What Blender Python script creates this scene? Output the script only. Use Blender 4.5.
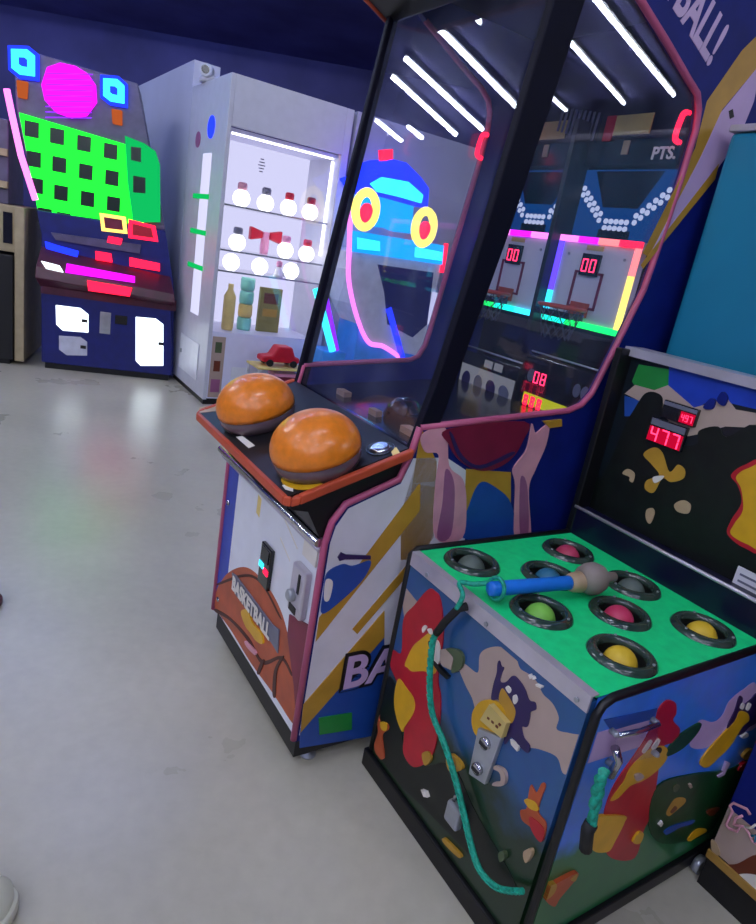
import bpy, bmesh, math, random
from mathutils import Vector, Matrix
for _o in list(bpy.data.objects): bpy.data.objects.remove(_o)
S = bpy.context.scene
C = S.collection
PI = math.pi

# ------------------------------------------------------------------ camera
F_PX, PITCH, ROLL, CAM_H = 653.0, 0.3063, 0.1771, 1.3
cam_d = bpy.data.cameras.new('camera'); cam = bpy.data.objects.new('camera', cam_d); C.objects.link(cam)
fw = Vector((0, math.cos(PITCH), -math.sin(PITCH))); r0 = Vector((1, 0, 0)); u0 = r0.cross(fw)
rr = math.cos(ROLL)*r0 + math.sin(ROLL)*u0; uu = -math.sin(ROLL)*r0 + math.cos(ROLL)*u0
M = Matrix((rr, uu, -fw)).transposed().to_4x4(); M.translation = (0, 0, CAM_H)
cam.matrix_world = M
cam_d.sensor_fit = 'VERTICAL'; cam_d.sensor_height = 24.0; cam_d.lens = 24.0*F_PX/924.0
cam_d.clip_start = 0.05; cam_d.clip_end = 60
S.camera = cam
# ------------------------------------------------------------------ world and exposure
wd = bpy.data.worlds.new('world'); S.world = wd; wd.use_nodes = True
wd.node_tree.nodes['Background'].inputs[0].default_value = (0.10, 0.11, 0.22, 1)
wd.node_tree.nodes['Background'].inputs[1].default_value = 0.3
S.view_settings.view_transform = 'Standard'; S.view_settings.look = 'None'
S.view_settings.gamma = 1.0; S.view_settings.use_curve_mapping = False
S.view_settings.exposure = 0.95
TUBE_L = 34.0          # radiance of the ceiling tubes
# ceiling tubes: (start, end) on the ceiling, all roughly parallel rows
CEIL_Z = 3.42
TUBES = [((-3.17,3.51),(-4.26,2.98)), ((-3.84,3.96),(-4.90,3.47)), ((-4.25,4.24),(-5.22,3.84)), ((-5.45,4.90),(-5.88,4.73)),
         ((-5.37,4.46),(-5.59,4.36)), ((-2.88,3.15),(-3.04,3.09)), ((4.58,0.76),(7.05,1.35)), ((5.61,0.44),(7.54,0.80)),
         ((4.62,0.25),(5.01,0.36)), ((7.45,-0.07),(8.11,0.04)), ((-0.30,4.75),(-0.95,4.55)),
         ]
N_MIRRORED = len(TUBES)-1
BLUE_FILL_TUBES = [((-2.9,5.9),(-4.0,5.4)), ((-3.6,7.0),(-4.7,6.5)), ((-1.3,4.5),(-2.4,4.0))]  # added unseen tubes that cast blue light over the back
for _i in range(5):
    for _j in range(6):
        _x, _y = -4.6+2.1*_i+0.5*(_j % 2), -4.6+1.15*_j
        if _i == 4 or (_i == 3 and _j % 2): continue
        TUBES.append(((_x, _y), (_x-1.09, _y-0.5)))

# ------------------------------------------------------------------ helpers
def lin(c):
    if isinstance(c, str):
        c = c.lstrip('#'); c = [int(c[i:i+2], 16)/255 for i in (0, 2, 4)]
    return tuple((x/12.92 if x <= 0.04045 else ((x+0.055)/1.055)**2.4) for x in c) + (1.0,)

MATS = {}
def mat(name, col, rough=0.5, metal=0.0, var=0.12, scale=14.0, bump=0.0, emit=0.0, ecol=None, coat=0.0, spec=0.5):
    m = bpy.data.materials.new(name); m.use_nodes = True; nt = m.node_tree; b = nt.nodes['Principled BSDF']
    L = lin(col); tc = nt.nodes.new('ShaderNodeTexCoord'); nz = nt.nodes.new('ShaderNodeTexNoise')
    nz.inputs['Scale'].default_value = scale; nz.inputs['Detail'].default_value = 4
    nt.links.new(tc.outputs['Object'], nz.inputs['Vector'])
    rp = nt.nodes.new('ShaderNodeValToRGB'); e = rp.color_ramp.elements
    e[0].position = 0.3; e[1].position = 0.7
    e[0].color = tuple(x*(1-var) for x in L[:3])+(1,); e[1].color = tuple(min(1, x*(1+var)) for x in L[:3])+(1,)
    nt.links.new(nz.outputs['Fac'], rp.inputs['Fac']); nt.links.new(rp.outputs['Color'], b.inputs['Base Color'])
    b.inputs['Roughness'].default_value = rough; b.inputs['Metallic'].default_value = metal
    b.inputs['Specular IOR Level'].default_value = spec
    if coat: b.inputs['Coat Weight'].default_value = coat; b.inputs['Coat Roughness'].default_value = 0.08
    if emit:
        b.inputs['Emission Color'].default_value = lin(ecol or col); b.inputs['Emission Strength'].default_value = emit
    if bump:
        bp = nt.nodes.new('ShaderNodeBump'); bp.inputs['Strength'].default_value = bump; bp.inputs['Distance'].default_value = 0.002
        nt.links.new(nz.outputs['Fac'], bp.inputs['Height']); nt.links.new(bp.outputs['Normal'], b.inputs['Normal'])
    MATS[name] = m
    return m

def glow(name, col, s):
    m = bpy.data.materials.new(name); m.use_nodes = True; nt = m.node_tree; nt.nodes.clear()
    o = nt.nodes.new('ShaderNodeOutputMaterial'); e = nt.nodes.new('ShaderNodeEmission')
    e.inputs[0].default_value = lin(col); e.inputs[1].default_value = s
    nt.links.new(e.outputs[0], o.inputs[0]); MATS[name] = m
    return m

def glass(name, tint, refl, extra=0.0):
    m = bpy.data.materials.new(name); m.use_nodes = True; nt = m.node_tree; nt.nodes.clear()
    o = nt.nodes.new('ShaderNodeOutputMaterial'); t = nt.nodes.new('ShaderNodeBsdfTransparent'); g = nt.nodes.new('ShaderNodeBsdfGlossy')
    g.inputs['Roughness'].default_value = 0.0; t.inputs[0].default_value = tint+(1,)
    lw = nt.nodes.new('ShaderNodeLayerWeight'); lw.inputs['Blend'].default_value = 0.5
    pw = nt.nodes.new('ShaderNodeMath'); pw.operation = 'POWER'; pw.inputs[1].default_value = 5.0; nt.links.new(lw.outputs['Facing'], pw.inputs[0])
    f = nt.nodes.new('ShaderNodeMath'); f.operation = 'MULTIPLY_ADD'; f.inputs[1].default_value = 0.6; f.inputs[2].default_value = refl; nt.links.new(pw.outputs[0], f.inputs[0])
    mx = nt.nodes.new('ShaderNodeMixShader')
    nt.links.new(f.outputs[0], mx.inputs[0])
    nt.links.new(t.outputs[0], mx.inputs[1]); nt.links.new(g.outputs[0], mx.inputs[2]); df = nt.nodes.new('ShaderNodeBsdfDiffuse'); df.inputs[0].default_value = (.55, .62, .9, 1)   # haze of room reflections and dirt, put in as a pale blue diffuse film
    nz = nt.nodes.new('ShaderNodeTexNoise'); nz.inputs['Scale'].default_value = 5; nz.inputs['Detail'].default_value = 5
    mr = nt.nodes.new('ShaderNodeMapRange'); mr.inputs['From Min'].default_value = .35; mr.inputs['From Max'].default_value = .75; mr.inputs['To Min'].default_value = .2*extra; mr.inputs['To Max'].default_value = 1.6*extra
    nt.links.new(nz.outputs['Fac'], mr.inputs['Value'])
    m2 = nt.nodes.new('ShaderNodeMixShader'); nt.links.new(mr.outputs[0], m2.inputs[0])
    nt.links.new(mx.outputs[0], m2.inputs[1]); nt.links.new(df.outputs[0], m2.inputs[2]); nt.links.new(m2.outputs[0], o.inputs[0])
    MATS[name] = m
    return m

class MB:
    """collects polygons (with material indices); build() links them as one mesh object"""
    def __init__(s): s.v = []; s.f = []; s.m = []; s.cur = 0; s.sm = []; s.smooth = False
    def face(s, idx): s.f.append(idx); s.m.append(s.cur); s.sm.append(s.smooth)
    def box(s, x0, x1, y0, y1, z0, z1):
        n = len(s.v)
        s.v += [(x0,y0,z0),(x1,y0,z0),(x1,y1,z0),(x0,y1,z0),(x0,y0,z1),(x1,y0,z1),(x1,y1,z1),(x0,y1,z1)]
        for q in ((0,3,2,1),(4,5,6,7),(0,1,5,4),(1,2,6,5),(2,3,7,6),(3,0,4,7)): s.face([n+i for i in q])
        return s
    def prism(s, poly, axis, a, b):
        n = len(s.v); k = len(poly)
        def P(p, t): return {'x': (t, p[0], p[1]), 'y': (p[0], t, p[1]), 'z': (p[0], p[1], t)}[axis]
        s.v += [P(p, a) for p in poly] + [P(p, b) for p in poly]
        s.face(list(range(n, n+k))); s.face(list(range(n+2*k-1, n+k-1, -1)))
        for i in range(k):
            j = (i+1) % k; s.face([n+i, n+k+i, n+k+j, n+j])
        return s
    def frustum(s, poly, y0, y1, xmax):
        n = len(s.v); k = len(poly)
        s.v += [(p[0], y0, p[1]) for p in poly] + [(min(p[0], xmax), y1, p[1]) for p in poly]
        s.face(list(range(n, n+k))); s.face(list(range(n+2*k-1, n+k-1, -1)))
        for i in range(k):
            j = (i+1) % k; s.face([n+i, n+k+i, n+k+j, n+j])
        return s
    def hull8(s, p):   # eight corners: four bottom then four top
        n = len(s.v); s.v += [tuple(q) for q in p]
        for q in ((0,3,2,1),(4,5,6,7),(0,1,5,4),(1,2,6,5),(2,3,7,6),(3,0,4,7)): s.face([n+i for i in q])
        return s
    def tube(s, path, r, seg=10, closed=False, taper=None):
        pts = [Vector(p) for p in path]; k = len(pts); n = len(s.v); up = None; sm = s.smooth; s.smooth = True
        for i, p in enumerate(pts):
            if closed: t = (pts[(i+1) % k]-pts[i-1])
            else: t = pts[min(i+1, k-1)]-pts[max(i-1, 0)]
            t.normalize()
            if up is None:
                up = Vector((0, 0, 1)) if abs(t.z) < 0.9 else Vector((1, 0, 0))
            a = t.cross(up).normalized(); b = a.cross(t).normalized(); up = b
            ri = r if taper is None else taper[i]
            for q in range(seg):
                an = 2*PI*q/seg; s.v.append(tuple(p+a*(ri*math.cos(an))+b*(ri*math.sin(an))))
        for i in range(k if closed else k-1):
            i2 = (i+1) % k
            for q in range(seg):
                q2 = (q+1) % seg; s.face([n+i*seg+q, n+i*seg+q2, n+i2*seg+q2, n+i2*seg+q])
        if not closed:
            s.smooth = False
            s.face([n+q for q in range(seg-1, -1, -1)]); s.face([n+(k-1)*seg+q for q in range(seg)])
        s.smooth = sm
        return s
    def lathe(s, prof, c=(0,0,0), axis=(0,0,1), seg=24, cap=True):
        ax = Vector(axis).normalized(); t = Vector((1,0,0)) if abs(ax.x) < .8 else Vector((0,1,0))
        a = ax.cross(t).normalized(); b = ax.cross(a); c = Vector(c); n = len(s.v); k = len(prof); sm = s.smooth; s.smooth = True
        for (r, h) in prof:
            for q in range(seg):
                an = 2*PI*q/seg; s.v.append(tuple(c+ax*h+a*(r*math.cos(an))+b*(r*math.sin(an))))
        for i in range(k-1):
            for q in range(seg):
                q2 = (q+1) % seg; s.face([n+i*seg+q, n+i*seg+q2, n+(i+1)*seg+q2, n+(i+1)*seg+q])
        if cap:
            s.smooth = False
            if prof[0][0] > 1e-4: s.face([n+q for q in range(seg)])
            if prof[-1][0] > 1e-4: s.face([n+(k-1)*seg+q for q in range(seg)])
        s.smooth = sm
        return s
    def build(s, name, mats, parent=None, bevel=0.0, loc=None, rotz=None):
        me = bpy.data.meshes.new(name); me.from_pydata(s.v, [], s.f)
        if not isinstance(mats, (list, tuple)): mats = [mats]
        for m in mats: me.materials.append(MATS[m])
        me.polygons.foreach_set('material_index', s.m); me.polygons.foreach_set('use_smooth', s.sm)
        bm = bmesh.new(); bm.from_mesh(me); bmesh.ops.recalc_face_normals(bm, faces=bm.faces); bm.to_mesh(me); bm.free()
        o = bpy.data.objects.new(name, me); C.objects.link(o)
        if parent: o.parent = parent
        if loc: o.location = loc
        if rotz is not None: o.rotation_euler = (0, 0, rotz)
        if bevel:
            bv = o.modifiers.new('bevel', 'BEVEL'); bv.width = bevel; bv.segments = 2; bv.limit_method = 'ANGLE'; bv.angle_limit = 0.7
        return o

def box(name, m, parent, x0, x1, y0, y1, z0, z1, bevel=0.0): return MB().box(x0,x1,y0,y1,z0,z1).build(name, m, parent, bevel)
def thing(name, label, cat, loc=(0,0,0), rotz=0.0, group=None):
    o = bpy.data.objects.new(name, None); C.objects.link(o); o.location = loc; o.rotation_euler = (0, 0, rotz)
    o.empty_display_size = 0.1
    return tag(o, label, cat, group)
def tag(o, label, cat, group=None):
    o['label'] = label; o['category'] = cat
    if group: o['group'] = group
    return o
def struct(o): o['kind'] = 'structure'; return o

def smoothpoly(pts, n=5):
    k = len(pts); out = []
    for i in range(k):
        p0, p1, p2, p3 = (pts[(i+j-1) % k] for j in range(4))
        for q in range(n):
            t = q/n
            out.append(tuple(0.5*((2*p1[a])+(-p0[a]+p2[a])*t+(2*p0[a]-5*p1[a]+4*p2[a]-p3[a])*t*t+(-p0[a]+3*p1[a]-3*p2[a]+p3[a])*t**3) for a in (0, 1)))
    return out
def smoothpath(pts, n=6):
    k = len(pts); out = []
    for i in range(k-1):
        p0, p1, p2, p3 = (Vector(pts[min(max(i+j-1, 0), k-1)]) for j in range(4))
        for q in range(n):
            t = q/n
            out.append(0.5*((2*p1)+(-p0+p2)*t+(2*p0-5*p1+4*p2-p3)*t*t+(-p0+3*p1-3*p2+p3)*t**3))
    return out+[Vector(pts[-1])]
def ell(cx, cy, rx, ry, a=0.0, n=20):
    return [(cx+rx*math.cos(2*PI*i/n)*math.cos(a)-ry*math.sin(2*PI*i/n)*math.sin(a), cy+rx*math.cos(2*PI*i/n)*math.sin(a)+ry*math.sin(2*PI*i/n)*math.cos(a)) for i in range(n)]

def decal(name, parent, axis, at, out, layers, step=0.0006, base=0.0004):
    """flat print lying on a panel: layers = [(polygon, material, smooth?)], each a hair prouder than the last"""
    mb = MB(); names = []
    for i, L in enumerate(layers):
        poly, m = L[0], L[1]
        if len(L) > 2 and L[2]: poly = smoothpoly(poly)
        if parent.name.startswith('whack_game') and abs(at) < .59:      # keep the print on its panel
            if axis == 'x': poly = [(min(max(p[0], .02), .692), min(max(p[1], .07), .635)) for p in poly]
            elif at == 0: poly = [(min(max(p[0], .02), .565), min(max(p[1], .07), .60)) for p in poly]
        if m not in names: names.append(m)
        mb.cur = names.index(m); mb.prism(poly, axis, at, at+out*(base+step*i))
    return mb.build(name, names, parent)

def decals(name, parent, axis, at, out, layers, step=0.0006, base=0.0004):
    for i, L in enumerate(layers): decal(name, parent, axis, at, out, [L], step, base+step*i)

def text(name, body, size, m, parent, frame, pos, ang=0.0, ext=0.0008, align='LEFT', sx=1.0, bold=0.0):
    """frame 'y-': front plane facing -y at y=pos[1]; 'x+': side plane facing +x at x=pos[0]"""
    cu = bpy.data.curves.new(name, 'FONT'); cu.body = body; cu.size = size; cu.extrude = ext; cu.align_x = align; cu.offset = bold
    to = bpy.data.objects.new(name, cu); C.objects.link(to)
    dg = bpy.context.evaluated_depsgraph_get(); me = bpy.data.meshes.new_from_object(to.evaluated_get(dg))
    bpy.data.objects.remove(to)
    ca, sa = math.cos(ang), math.sin(ang)
    for v in me.vertices:
        x, y, z = v.co.x*sx, v.co.y, v.co.z
        a, b = x*ca-y*sa, x*sa+y*ca
        if frame == 'y-': v.co = (pos[0]+a, pos[1]-z, pos[2]+b)
        elif frame == 'x+': v.co = (pos[0]+z, pos[1]+a, pos[2]+b)
        else: v.co = (pos[0]+a, pos[1]+b, pos[2]+z)
    me.materials.clear(); me.materials.append(MATS[m])
    o = bpy.data.objects.new(name, me); C.objects.link(o); o.parent = parent
    return o

SEG = {'4': 'bcfg', '7': 'abc', '9': 'abcdfg', '0': 'abcdef', '1': 'bc', '5': 'acdfg', '2': 'abdeg', '8': 'abcdefg', '-': 'g'}
def sevenseg(name, digits, x, y, z, w, h, m, parent, th=None):
    """seven-segment digits on a plane facing -y, lower-left corner at x, z"""
    mb = MB(); t = th or w*0.17; g = t*0.25
    for i, ch in enumerate(digits):
        ox = x+i*w*1.45
        R = {'a': (ox+g, ox+w-g, z+h-t, z+h), 'd': (ox+g, ox+w-g, z, z+t), 'g': (ox+g, ox+w-g, z+h/2-t/2, z+h/2+t/2),
             'f': (ox, ox+t, z+h/2+g, z+h-g), 'b': (ox+w-t, ox+w, z+h/2+g, z+h-g), 'e': (ox, ox+t, z+g, z+h/2-g), 'c': (ox+w-t, ox+w, z+g, z+h/2-g)}
        for s in SEG[ch]:
            a = R[s]; mb.box(a[0], a[1], y-0.001, y, a[2], a[3])
    return mb.build(name, m, parent)

# ------------------------------------------------------------------ materials
mat('black', '#0a0a0f', 0.45, var=0.2); mat('black_gloss', '#0c0c12', 0.18, coat=0.3); mat('rubber', '#18181a', 0.7)
mat('pillar_black', '#08081c', 0.6, spec=0.2); mat('navy', '#0a0a2c', 0.35); mat('deep_blue', '#0d1d6e', 0.5, var=0.15, spec=0.25); mat('mid_blue', '#1d4a9c', 0.4); mat('royal', '#1c3fb0', 0.35, var=0.15)
mat('pink_trim', '#b9557a', 0.4); mat('orange_trim', '#bb4a2c', 0.4); mat('white_panel', '#d9d6dc', 0.35, var=0.05); mat('white_door', '#e4e6ee', 0.3, var=0.04)
mat('yellow_print', '#d8a51c', 0.35); mat('ochre_print', '#b98c2e', 0.4); mat('ball_print', '#b3502a', 0.4, var=0.2); mat('ball_line', '#4a1c14', 0.5)
mat('maroon_print', '#7a1638', 0.4); mat('skin_print', '#d99aa8', 0.4); mat('skin_shade', '#9a5a84', 0.4); mat('green_print', '#1f8a3a', 0.4)
mat('red_print', '#b8162a', 0.35, var=0.15); mat('purple_print', '#2c1c55', 0.4); mat('cloud_print', '#b29c90', 0.4, var=0.05); mat('lilac_print', '#c3a7cf', 0.4, var=0.05)
mat('sky_print', '#1d5ca6', 0.35, var=0.1); mat('grass_print', '#12401f', 0.4, var=0.35, scale=30); mat('dark_print', '#0a120e', 0.4, var=0.5, scale=25)
mat('brown_print', '#6a2e18', 0.4); mat('white_print', '#e6dfd6', 0.4, var=0.05); mat('grey_print', '#6e6f80', 0.4); mat('olive_print', '#4c5a3c', 0.4)
mat('orange_ball', '#e6801c', 0.32, var=0.1, scale=60, bump=0.08, coat=0.25); mat('skirt', '#64525a', 0.2, var=0.15, coat=0.4)
mat('chrome', '#c8c8cc', 0.16, metal=1.0, var=0.05); mat('alu', '#c8c2cc', 0.3, metal=0.45, var=0.1); mat('steel', '#a8acb2', 0.32, metal=0.5, var=0.15)
mat('play_green', '#0fe084', 0.55, var=0.08, scale=40); mat('ring', '#2e4038', 0.15, var=0.25, coat=0.5); mat('well', '#0a0e0c', 0.6)
mat('mole_grey', '#59665f', 0.5); mat('mole_red', '#b83a5c', 0.5); mat('mole_blue', '#2a6c8c', 0.5); mat('mole_green', '#7cc04a', 0.5)
mat('mole_pink', '#c8375e', 0.5); mat('mole_yellow', '#d8b42c', 0.5)
mat('mallet_blue', '#1373d8', 0.4); mat('mallet_head', '#8c8078', 0.65, var=0.2, bump=0.2); mat('rope_teal', '#0f9c80', 0.6, var=0.35, scale=120, bump=0.5)
mat('tag_yellow', '#c9b26a', 0.5); mat('teal_panel', '#1b7c9c', 0.35, var=0.12, scale=3); mat('gold_trim', '#a8803a', 0.4)
mat('white_cabinet', '#c9cad6', 0.35, var=0.04); mat('cabinet_bright', '#dcdcf2', 0.4, var=0.03); mat('wall_white', '#bcbccc', 0.6, var=0.05, scale=2)
mat('ceiling_dark', '#56569c', 0.8, var=0.25, scale=1.5); mat('wall_dark', '#4a4a88', 0.75, var=0.25, scale=1.2)
mat('red_toy', '#c8102e', 0.4); mat('pink_toy', '#e89ac0', 0.4); mat('teal_toy', '#8fe0cc', 0.4); mat('yellow_toy', '#ead07c', 0.4); mat('card_olive', '#8c8244', 0.6)
mat('white_ball', '#f4f4f8', 0.3, var=0.02); mat('game_blue', '#121c6c', 0.35, var=0.15); mat('game_maroon', '#48122c', 0.4, var=0.2); mat('cell_dark', '#041c14', 0.3)
mat('game_grey', '#57506e', 0.4, var=0.2); mat('cream', '#a89878', 0.5); mat('black_cab', '#07070c', 0.4); mat('sneaker_white', '#d8d8c4', 0.6, var=0.05); mat('denim', '#1c1e26', 0.8)
mat('shoe_red', '#5c1420', 0.5); mat('lcd_dark', '#16181f', 0.15, coat=0.4); mat('fixture', '#3a3c48', 0.5); mat('robot_boosted', '#b8bccc', 0.35, emit=0.12); mat('robot_blue_boosted', '#2a86d8', 0.35, emit=0.12); mat('robot_grey', '#c6c8d8', 0.35); mat('robot_blue', '#2a86d8', 0.35)  # robot body and blue base carry faint emission, added to brighten them
mat('net_white', '#3c4658', 0.6); mat('screen_black', '#0a0c18', 0.2); mat('label_tan', '#b49a78', 0.5); mat('reflection_tan', '#b08a72', 0.5)
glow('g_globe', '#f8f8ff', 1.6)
glow('tube', '#eef4ff', TUBE_L); glow('tube_blue_fill', '#93b2ff', TUBE_L*0.85)
glow('g_green', '#18ff2a', 1.6); glow('g_green_dim', '#10c060', 0.55); glow('g_magenta', '#d010f0', 1.3); glow('g_pink', '#f070e0', 1.5); glow('g_cyan', '#30d8ff', 1.6)
glow('g_blue', '#1c30ff', 1.3); glow('g_red', '#ff1838', 1.8); glow('g_white', '#e8f6ff', 1.4); glow('g_orange', '#c86030', 0.45); glow('g_yellow', '#ffe060', 1.4)
glow('g_lav', '#dcdcff', 0.55); glow('g_led', '#f0eeff', 2.6); glow('g_score', '#ff2a50', 2.6); glow('g_scorebg', '#c00830', 0.55); glow('g_teal', '#10f0c8', 1.4); glow('g_neongreen', '#10f060', 1.4)
glow('g_violet', '#5a3cff', 1.3); glow('g_amber', '#ffc85a', 1.5); glow('g_salmon', '#ff7070', 1.4); glow('g_dot', '#c8d0f0', 0.5); glow('g_bluepanel', '#1450a0', 0.28)
glow('g_purple', '#8020ff', 1.2); glow('g_deepcyan', '#0890e8', 1.2); glow('g_screenwhite', '#c8c8d4', 0.16); glow('g_lime', '#c0c020', 0.5)
glass('pane', (0.92, 0.94, 0.99), 0.05, 0.035); glass('pane_clear', (0.97, 0.97, 0.98), 0.03, 0.006)
def floor_mat():
    m = bpy.data.materials.new('polished_floor'); m.use_nodes = True; nt = m.node_tree; b = nt.nodes['Principled BSDF']
    tc = nt.nodes.new('ShaderNodeTexCoord'); n1 = nt.nodes.new('ShaderNodeTexNoise'); n2 = nt.nodes.new('ShaderNodeTexNoise')
    n1.inputs['Scale'].default_value = 1.6; n1.inputs['Detail'].default_value = 6; n2.inputs['Scale'].default_value = 26; n2.inputs['Detail'].default_value = 5
    for n in (n1, n2): nt.links.new(tc.outputs['Object'], n.inputs['Vector'])
    mx = nt.nodes.new('ShaderNodeMath'); mx.operation = 'MULTIPLY_ADD'; mx.inputs[1].default_value = 0.35
    nt.links.new(n2.outputs['Fac'], mx.inputs[0]); nt.links.new(n1.outputs['Fac'], mx.inputs[2])
    rp = nt.nodes.new('ShaderNodeValToRGB'); rp.color_ramp.elements[0].position = 0.4; rp.color_ramp.elements[1].position = 0.95
    rp.color_ramp.elements[0].color = lin('#aca795'); rp.color_ramp.elements[1].color = lin('#c7c2b0')
    nt.links.new(mx.outputs[0], rp.inputs['Fac']); nt.links.new(rp.outputs['Color'], b.inputs['Base Color'])
    r2 = nt.nodes.new('ShaderNodeMapRange'); r2.inputs['To Min'].default_value = 0.22; r2.inputs['To Max'].default_value = 0.36
    nt.links.new(n1.outputs['Fac'], r2.inputs['Value']); nt.links.new(r2.outputs[0], b.inputs['Roughness'])
    MATS['floor'] = m
floor_mat()

YAW = -0.967
Wv = Vector((math.cos(YAW), math.sin(YAW), 0)); Dv = Vector((-math.sin(YAW), math.cos(YAW), 0))
WO = Vector((0.11063, 1.43475, 0)); BO = Vector((-0.45787, 1.89477, 0)); KO = Vector((-1.29778, 4.80212, 0)); GO = Vector((-2.74431, 4.97007, 0))
BW = 0.657; WW = 0.585; WH = 0.645; WD = 0.70

# ------------------------------------------------------------------ the room
X0, X1, Y0, Y1 = -8.0, 9.5, -5.5, 9.5
fl = struct(MB().box(X0, X1, Y0, Y1, -0.1, 0).build('floor', 'floor'))
struct(MB().box(X0, X1, Y0, Y1, CEIL_Z+0.06, CEIL_Z+0.2).build('ceiling', 'ceiling_dark'))
struct(MB().box(X0-0.1, X0, Y0, Y1, 0, CEIL_Z+0.06).build('wall_left', 'wall_dark'))
struct(MB().box(X1, X1+0.1, Y0, Y1, 0, CEIL_Z+0.06).build('wall_right', 'wall_dark'))
struct(MB().box(X0, X1, Y1, Y1+0.1, 0, CEIL_Z+0.06).build('wall_back', 'wall_dark'))
struct(MB().box(X0, X1, Y0-0.1, Y0, 0, CEIL_Z+0.06).build('wall_front', 'wall_dark'))
# white partition that the prize cabinet is set into: local x runs along Dv, local y = -Wv (behind the face)
KR = YAW+PI/2
struct(MB().box(0.86, 4.2, 0.0, 0.12, 0, 2.24).build('wall_partition', 'wall_white', loc=KO, rotz=KR))
struct(MB().box(-0.10, 0.10, 0.875, 4.2, 0, 2.42).build('wall_return', 'wall_white', loc=KO+Dv*-0.0, rotz=KR))
for i, (a, b) in enumerate(TUBES+BLUE_FILL_TUBES):
    A3, B3 = Vector((a[0], a[1], CEIL_Z)), Vector((b[0], b[1], CEIL_Z)); ln_ = (B3-A3).length; dr = (B3-A3).normalized()
    lb = ('white fluorescent ceiling tube mirrored in the basketball game glass', 'ceiling tubes mirrored in the glass') if i < N_MIRRORED else ('white fluorescent ceiling tube over the open floor, outside the picture', 'ceiling tubes over the floor')
    if i >= len(TUBES): lb = ('added blue-white fill tube over the far wall, unseen above the picture', 'added blue fill tubes at the back')
    t = thing('ceiling_tube_light', lb[0], 'light', (A3+B3)/2, math.atan2(dr.y, dr.x), lb[1])
    MB().box(-ln_/2-.02, ln_/2+.02, -.03, .03, 0.02, 0.06).build('fixture', 'fixture', t)
    MB().tube([(-ln_/2, 0, 0), (ln_/2, 0, 0)], 0.02, 10).build('tube', 'tube' if i < len(TUBES) else 'tube_blue_fill', t)

# ------------------------------------------------------------------ basketball game
bb = thing('basketball_machine', 'tall blue and white basketball arcade game with two orange ball buttons on its console', 'arcade game', BO, YAW)
side = [(0,.10),(0,.655),(.010,.71),(.038,.752),(.174,.807),(.196,.88),(.205,.935),(.69,.985),(.735,1.002),(.765,1.035),(.779,1.075),(.859,1.325),(.882,1.62),(.884,1.72),(.873,1.766),(.85,1.797),(.804,1.815),(.587,1.905),(.44,1.965),(.36,1.985),(.37,2.25),(1.25,2.25),(1.25,.10)]
left = [(0,.10),(0,.655),(.010,.71),(.038,.752),(.174,.807),(.196,.88),(.205,.935),(.60,.975),(.632,.99),(.652,1.03),(.66,1.075),(.69,1.325),(.728,1.62),(.735,1.72),(.73,1.77),(.715,1.80),(.68,1.825),(.587,1.865),(.44,1.935),(.36,1.985),(.37,2.25),(1.25,2.25),(1.25,.10)]
sl = MB().prism(left, 'x', 0, .02).build('side_panel', 'deep_blue', bb); sl['label'] = 'left side panel, blue'
sr = MB().prism(side, 'x', BW-.02, BW).build('side_panel', 'deep_blue', bb)
sr['label'] = 'right side panel printed with white and yellow bands, hands and a ball'
# edge moulding round the window and down the front
def trim(x, name, wp=None):
    p = [(0,.105),(0,.60),(0,.655),(.010,.71),(.038,.752),(.174,.807),(.196,.88),(.205,.935)]
    o = MB().tube([(x, q[0], q[1]) for q in p], .0085, 8).build(name, 'pink_trim', bb)
    p = [(.205,.935),(.45,.96),(.69,.985),(.735,1.002),(.765,1.035),(.779,1.075),(.82,1.20),(.859,1.325),(.875,1.50),(.882,1.62),(.884,1.72),(.873,1.766),(.85,1.797),(.804,1.815),(.70,1.86),(.587,1.905),(.44,1.965)]
    MB().tube([(x, q[0], q[1]) for q in (wp or p)], .0085, 8).build('window_trim', 'pink_trim', bb)
trim(.016, 'edge_trim', left[6:19]); trim(BW-.004, 'edge_trim')
# pillars beside the slanted front glass
pil = [(.185,.86),(.262,.945),(.345,1.39),(.418,1.90),(.418,1.99),(.345,1.99),(.275,1.384),(.225,1.04)]
MB().prism(pil, 'x', BW-.024, BW-.001).build('pillar', 'pillar_black', bb, .004)
MB().prism([(.185,.86),(.225,.87),(.36,1.99),(.33,1.99)], 'x', .002, .022).build('pillar', 'pillar_black', bb, .004)
MB().tube([(.0,.33,1.90),(.0,.315,1.60),(.0,.295,1.50)], .006, 8).build('pillar_strip', 'alu', bb)
# top housing and marquee
MB().prism([(.345,1.90),(.21,1.955),(.19,2.25),(.42,2.25),(.42,1.99),(.36,1.985)], 'x', -.01, BW+.01).build('marquee', 'black', bb, .006)
MB().tube([(-.012,.207,1.955),(BW*.5,.207,1.955),(BW+.012,.207,1.955)], .008, 8).build('marquee_trim', 'orange_trim', bb)
MB().tube([(-.012,.21,1.955),(-.012,.335,1.905)], .007, 8).build('marquee_trim', 'orange_trim', bb)
box('roof', 'black', bb, .02, BW-.02, .42, 1.25, 2.0, 2.03)
box('rear_panel', 'black', bb, .02, BW-.02, 1.22, 1.245, .10, 2.0)
# base
box('plinth', 'black', bb, .02, BW-.015, .014, 1.22, .035, .10)
for (x, y) in ((.06,.075),(BW-.045,.075),(.06,1.15),(BW-.045,1.15)):
    MB().lathe([(.022,0),(.022,.006),(.008,.012),(.008,.04)], (x, y, 0), seg=14).build('levelling_foot', 'steel', bb)
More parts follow.
